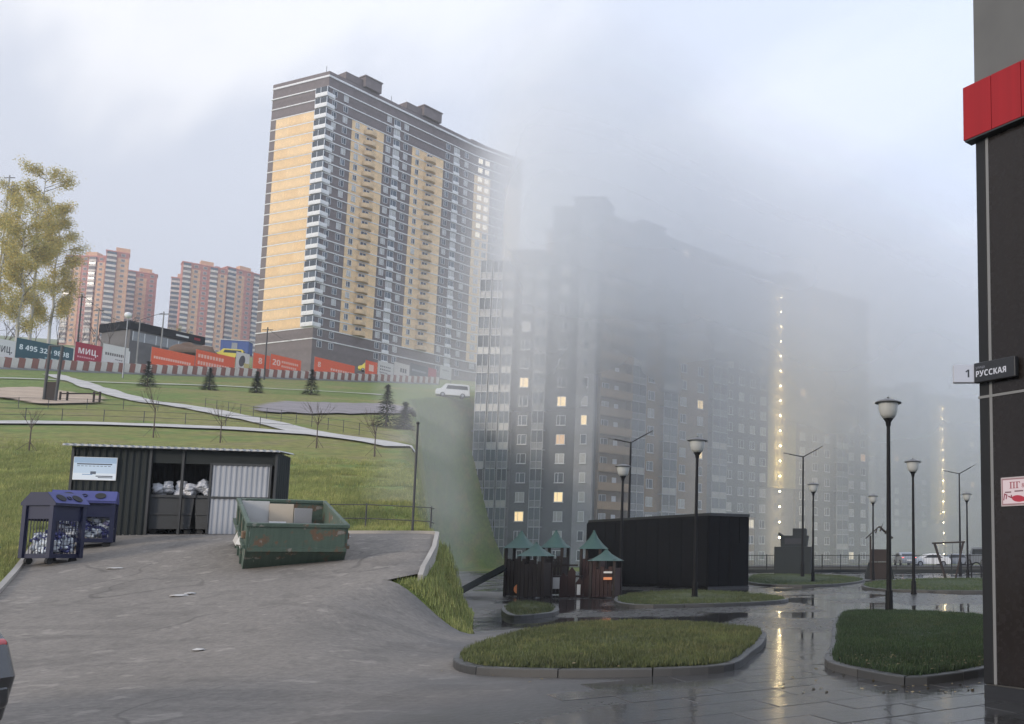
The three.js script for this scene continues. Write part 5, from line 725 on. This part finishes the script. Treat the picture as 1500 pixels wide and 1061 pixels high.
function sapling(label, px, top, base, seed) { const [X, D] = rise(px, base, 24), h = (base - top) * D / 1300, R = rng(seed), o = thing('sapling', label, 'tree', [X, H(X, D) - 0.05, -D]), list = [], tips = []; part('trunk', [cyl(0.035, 0.02, h * 0.55, 0, 0, 0, 6)], M.twig, o); for (let i = 0; i < 6; i++) limb(list, new V3(0, h * (0.4 + 0.13 * R()), 0), new V3((R() - 0.5) * 1.3, 1, (R() - 0.5) * 1.3).normalize(), h * 0.28, 0.014, 2, R, tips, 0.35); part('limbs', list, M.twig, o); for (const a of [0.2, 2.3, 4.4]) part('stake', [rod([Math.cos(a) * 0.45, 0, Math.sin(a) * 0.45], [0, h * 0.22, 0], 0.012, 4)], M.twig, o); return o; }
sapling('staked bare sapling on the lawn above the green skip', 463, 585, 656, 1); sapling('bare sapling on the lawn to the side of the rubbish shed', 42, 596, 660, 2); sapling('bare sapling on the lawn above the grey shed door', 322, 590, 648, 3); sapling('bare sapling on the lawn above the shed\'s open bay', 224, 560, 640, 4); sapling('bare sapling on the lawn near the last bend of the path', 548, 600, 668, 6);
{ const D = 25.6, p = at(612, 620, D), y = H(p.x, D), o = thing('marker_pole', 'thin dark pole at the kerb corner behind the skip', 'pole', [p.x, y, -D]); part('pole', [cyl(0.035, 0.03, p.y - y, 0, 0, 0, 8)], M.thin, o); part('cap', [new THREE.SphereGeometry(0.05, 8, 6).translate(0, p.y - y, 0)], M.thin, o); }

// ---------------------------------------------------------------- fog: translucent sheets, haze painted into their alpha, staggered to thicken with height
{
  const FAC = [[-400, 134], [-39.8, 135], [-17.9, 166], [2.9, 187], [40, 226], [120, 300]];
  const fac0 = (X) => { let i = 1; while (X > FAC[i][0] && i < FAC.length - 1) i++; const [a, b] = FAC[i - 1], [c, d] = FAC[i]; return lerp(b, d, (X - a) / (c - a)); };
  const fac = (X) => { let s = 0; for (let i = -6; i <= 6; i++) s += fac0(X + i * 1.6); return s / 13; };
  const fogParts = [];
  function hazeSheet(off, [x0, x1], [y0, y1], thick, k, rim = 16, rimX = 14, Dc = 0) {
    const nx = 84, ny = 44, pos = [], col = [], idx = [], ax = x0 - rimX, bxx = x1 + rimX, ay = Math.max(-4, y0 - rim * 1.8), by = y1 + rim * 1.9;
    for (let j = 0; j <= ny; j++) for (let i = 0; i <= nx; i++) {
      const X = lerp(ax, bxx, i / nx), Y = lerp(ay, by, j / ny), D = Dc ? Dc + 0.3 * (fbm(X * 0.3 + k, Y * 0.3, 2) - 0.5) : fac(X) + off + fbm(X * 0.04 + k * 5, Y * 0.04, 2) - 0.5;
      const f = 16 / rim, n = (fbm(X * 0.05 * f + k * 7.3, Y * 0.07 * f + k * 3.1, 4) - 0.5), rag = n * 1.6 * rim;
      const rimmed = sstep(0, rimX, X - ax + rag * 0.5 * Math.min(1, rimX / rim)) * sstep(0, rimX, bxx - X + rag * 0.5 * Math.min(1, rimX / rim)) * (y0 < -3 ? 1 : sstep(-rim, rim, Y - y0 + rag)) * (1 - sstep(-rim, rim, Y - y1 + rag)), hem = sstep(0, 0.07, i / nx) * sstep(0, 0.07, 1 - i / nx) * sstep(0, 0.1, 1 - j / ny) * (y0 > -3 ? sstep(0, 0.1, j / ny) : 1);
      pos.push(X, Y, -D); col.push(1, 1, 1, hem * clamp(thick * (1 + 0.7 * n) * rimmed));  // painted haze: alpha feathered at the rims of each sheet
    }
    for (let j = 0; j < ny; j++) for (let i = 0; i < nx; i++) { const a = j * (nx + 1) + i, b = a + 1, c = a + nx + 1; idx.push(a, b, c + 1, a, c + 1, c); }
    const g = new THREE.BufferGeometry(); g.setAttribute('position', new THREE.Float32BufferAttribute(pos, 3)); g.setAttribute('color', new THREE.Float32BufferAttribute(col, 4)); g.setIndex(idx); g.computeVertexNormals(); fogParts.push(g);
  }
  [[-7, -5, 68, 0.2], [-11, 22, 74, 0.32], [-16, 28, 70, 0.34], [-21, 34, 68, 0.34], [-27, 38, 64, 0.34], [-34, 41, 60, 0.32], [-42, 38, 52, 0.28]].forEach(([off, a, b, t], k) => hazeSheet(off, [-0.395 * (134 + off), 110], [a, b], t, k, 16, 10));
  [[-14, -5, 62], [-24, 16, 60], [-37, -5, 50]].forEach(([off, a, b], k) => hazeSheet(off, [-12, 110], [a, b], 0.2, 10 + k, 16, 22));
  [[14, -5, 72], [26, -5, 80], [44, -5, 84]].forEach(([off, a, b], k) => hazeSheet(off, [-30, 112], [a, b], 0.25, 20 + k));
  [[30, 8, 72], [42, 20, 92], [52, 0, 98]].forEach(([off, a, b], k) => hazeSheet(off, [-70, -48], [a, b], 0.16, 30 + k, 18, 20));
  hazeSheet(0, [-15.6, -14.2], [-5, 7], 0.13, 41, 3.5, 1.8, 31); hazeSheet(0, [-29, -27], [-5, 14], 0.16, 42, 6, 3, 58); hazeSheet(0, [-46.5, -43], [-5, 27], 0.17, 43, 9, 5, 92);  // small haze sheets added to soften the hillside edge
  const m = new THREE.Mesh(mergeGeometries(fogParts), M.hazeSheetMat); m.name = 'painted_fog_cloud'; m.userData = { kind: 'stuff', label: 'pale grey fog painted on translucent sheets among the apartment blocks behind the plaza', category: 'fog' }; scene.add(m);
}

scene.traverse((o) => { if (o.isMesh) { o.castShadow = true; o.receiveShadow = true; } });
renderer.render(scene, camera);
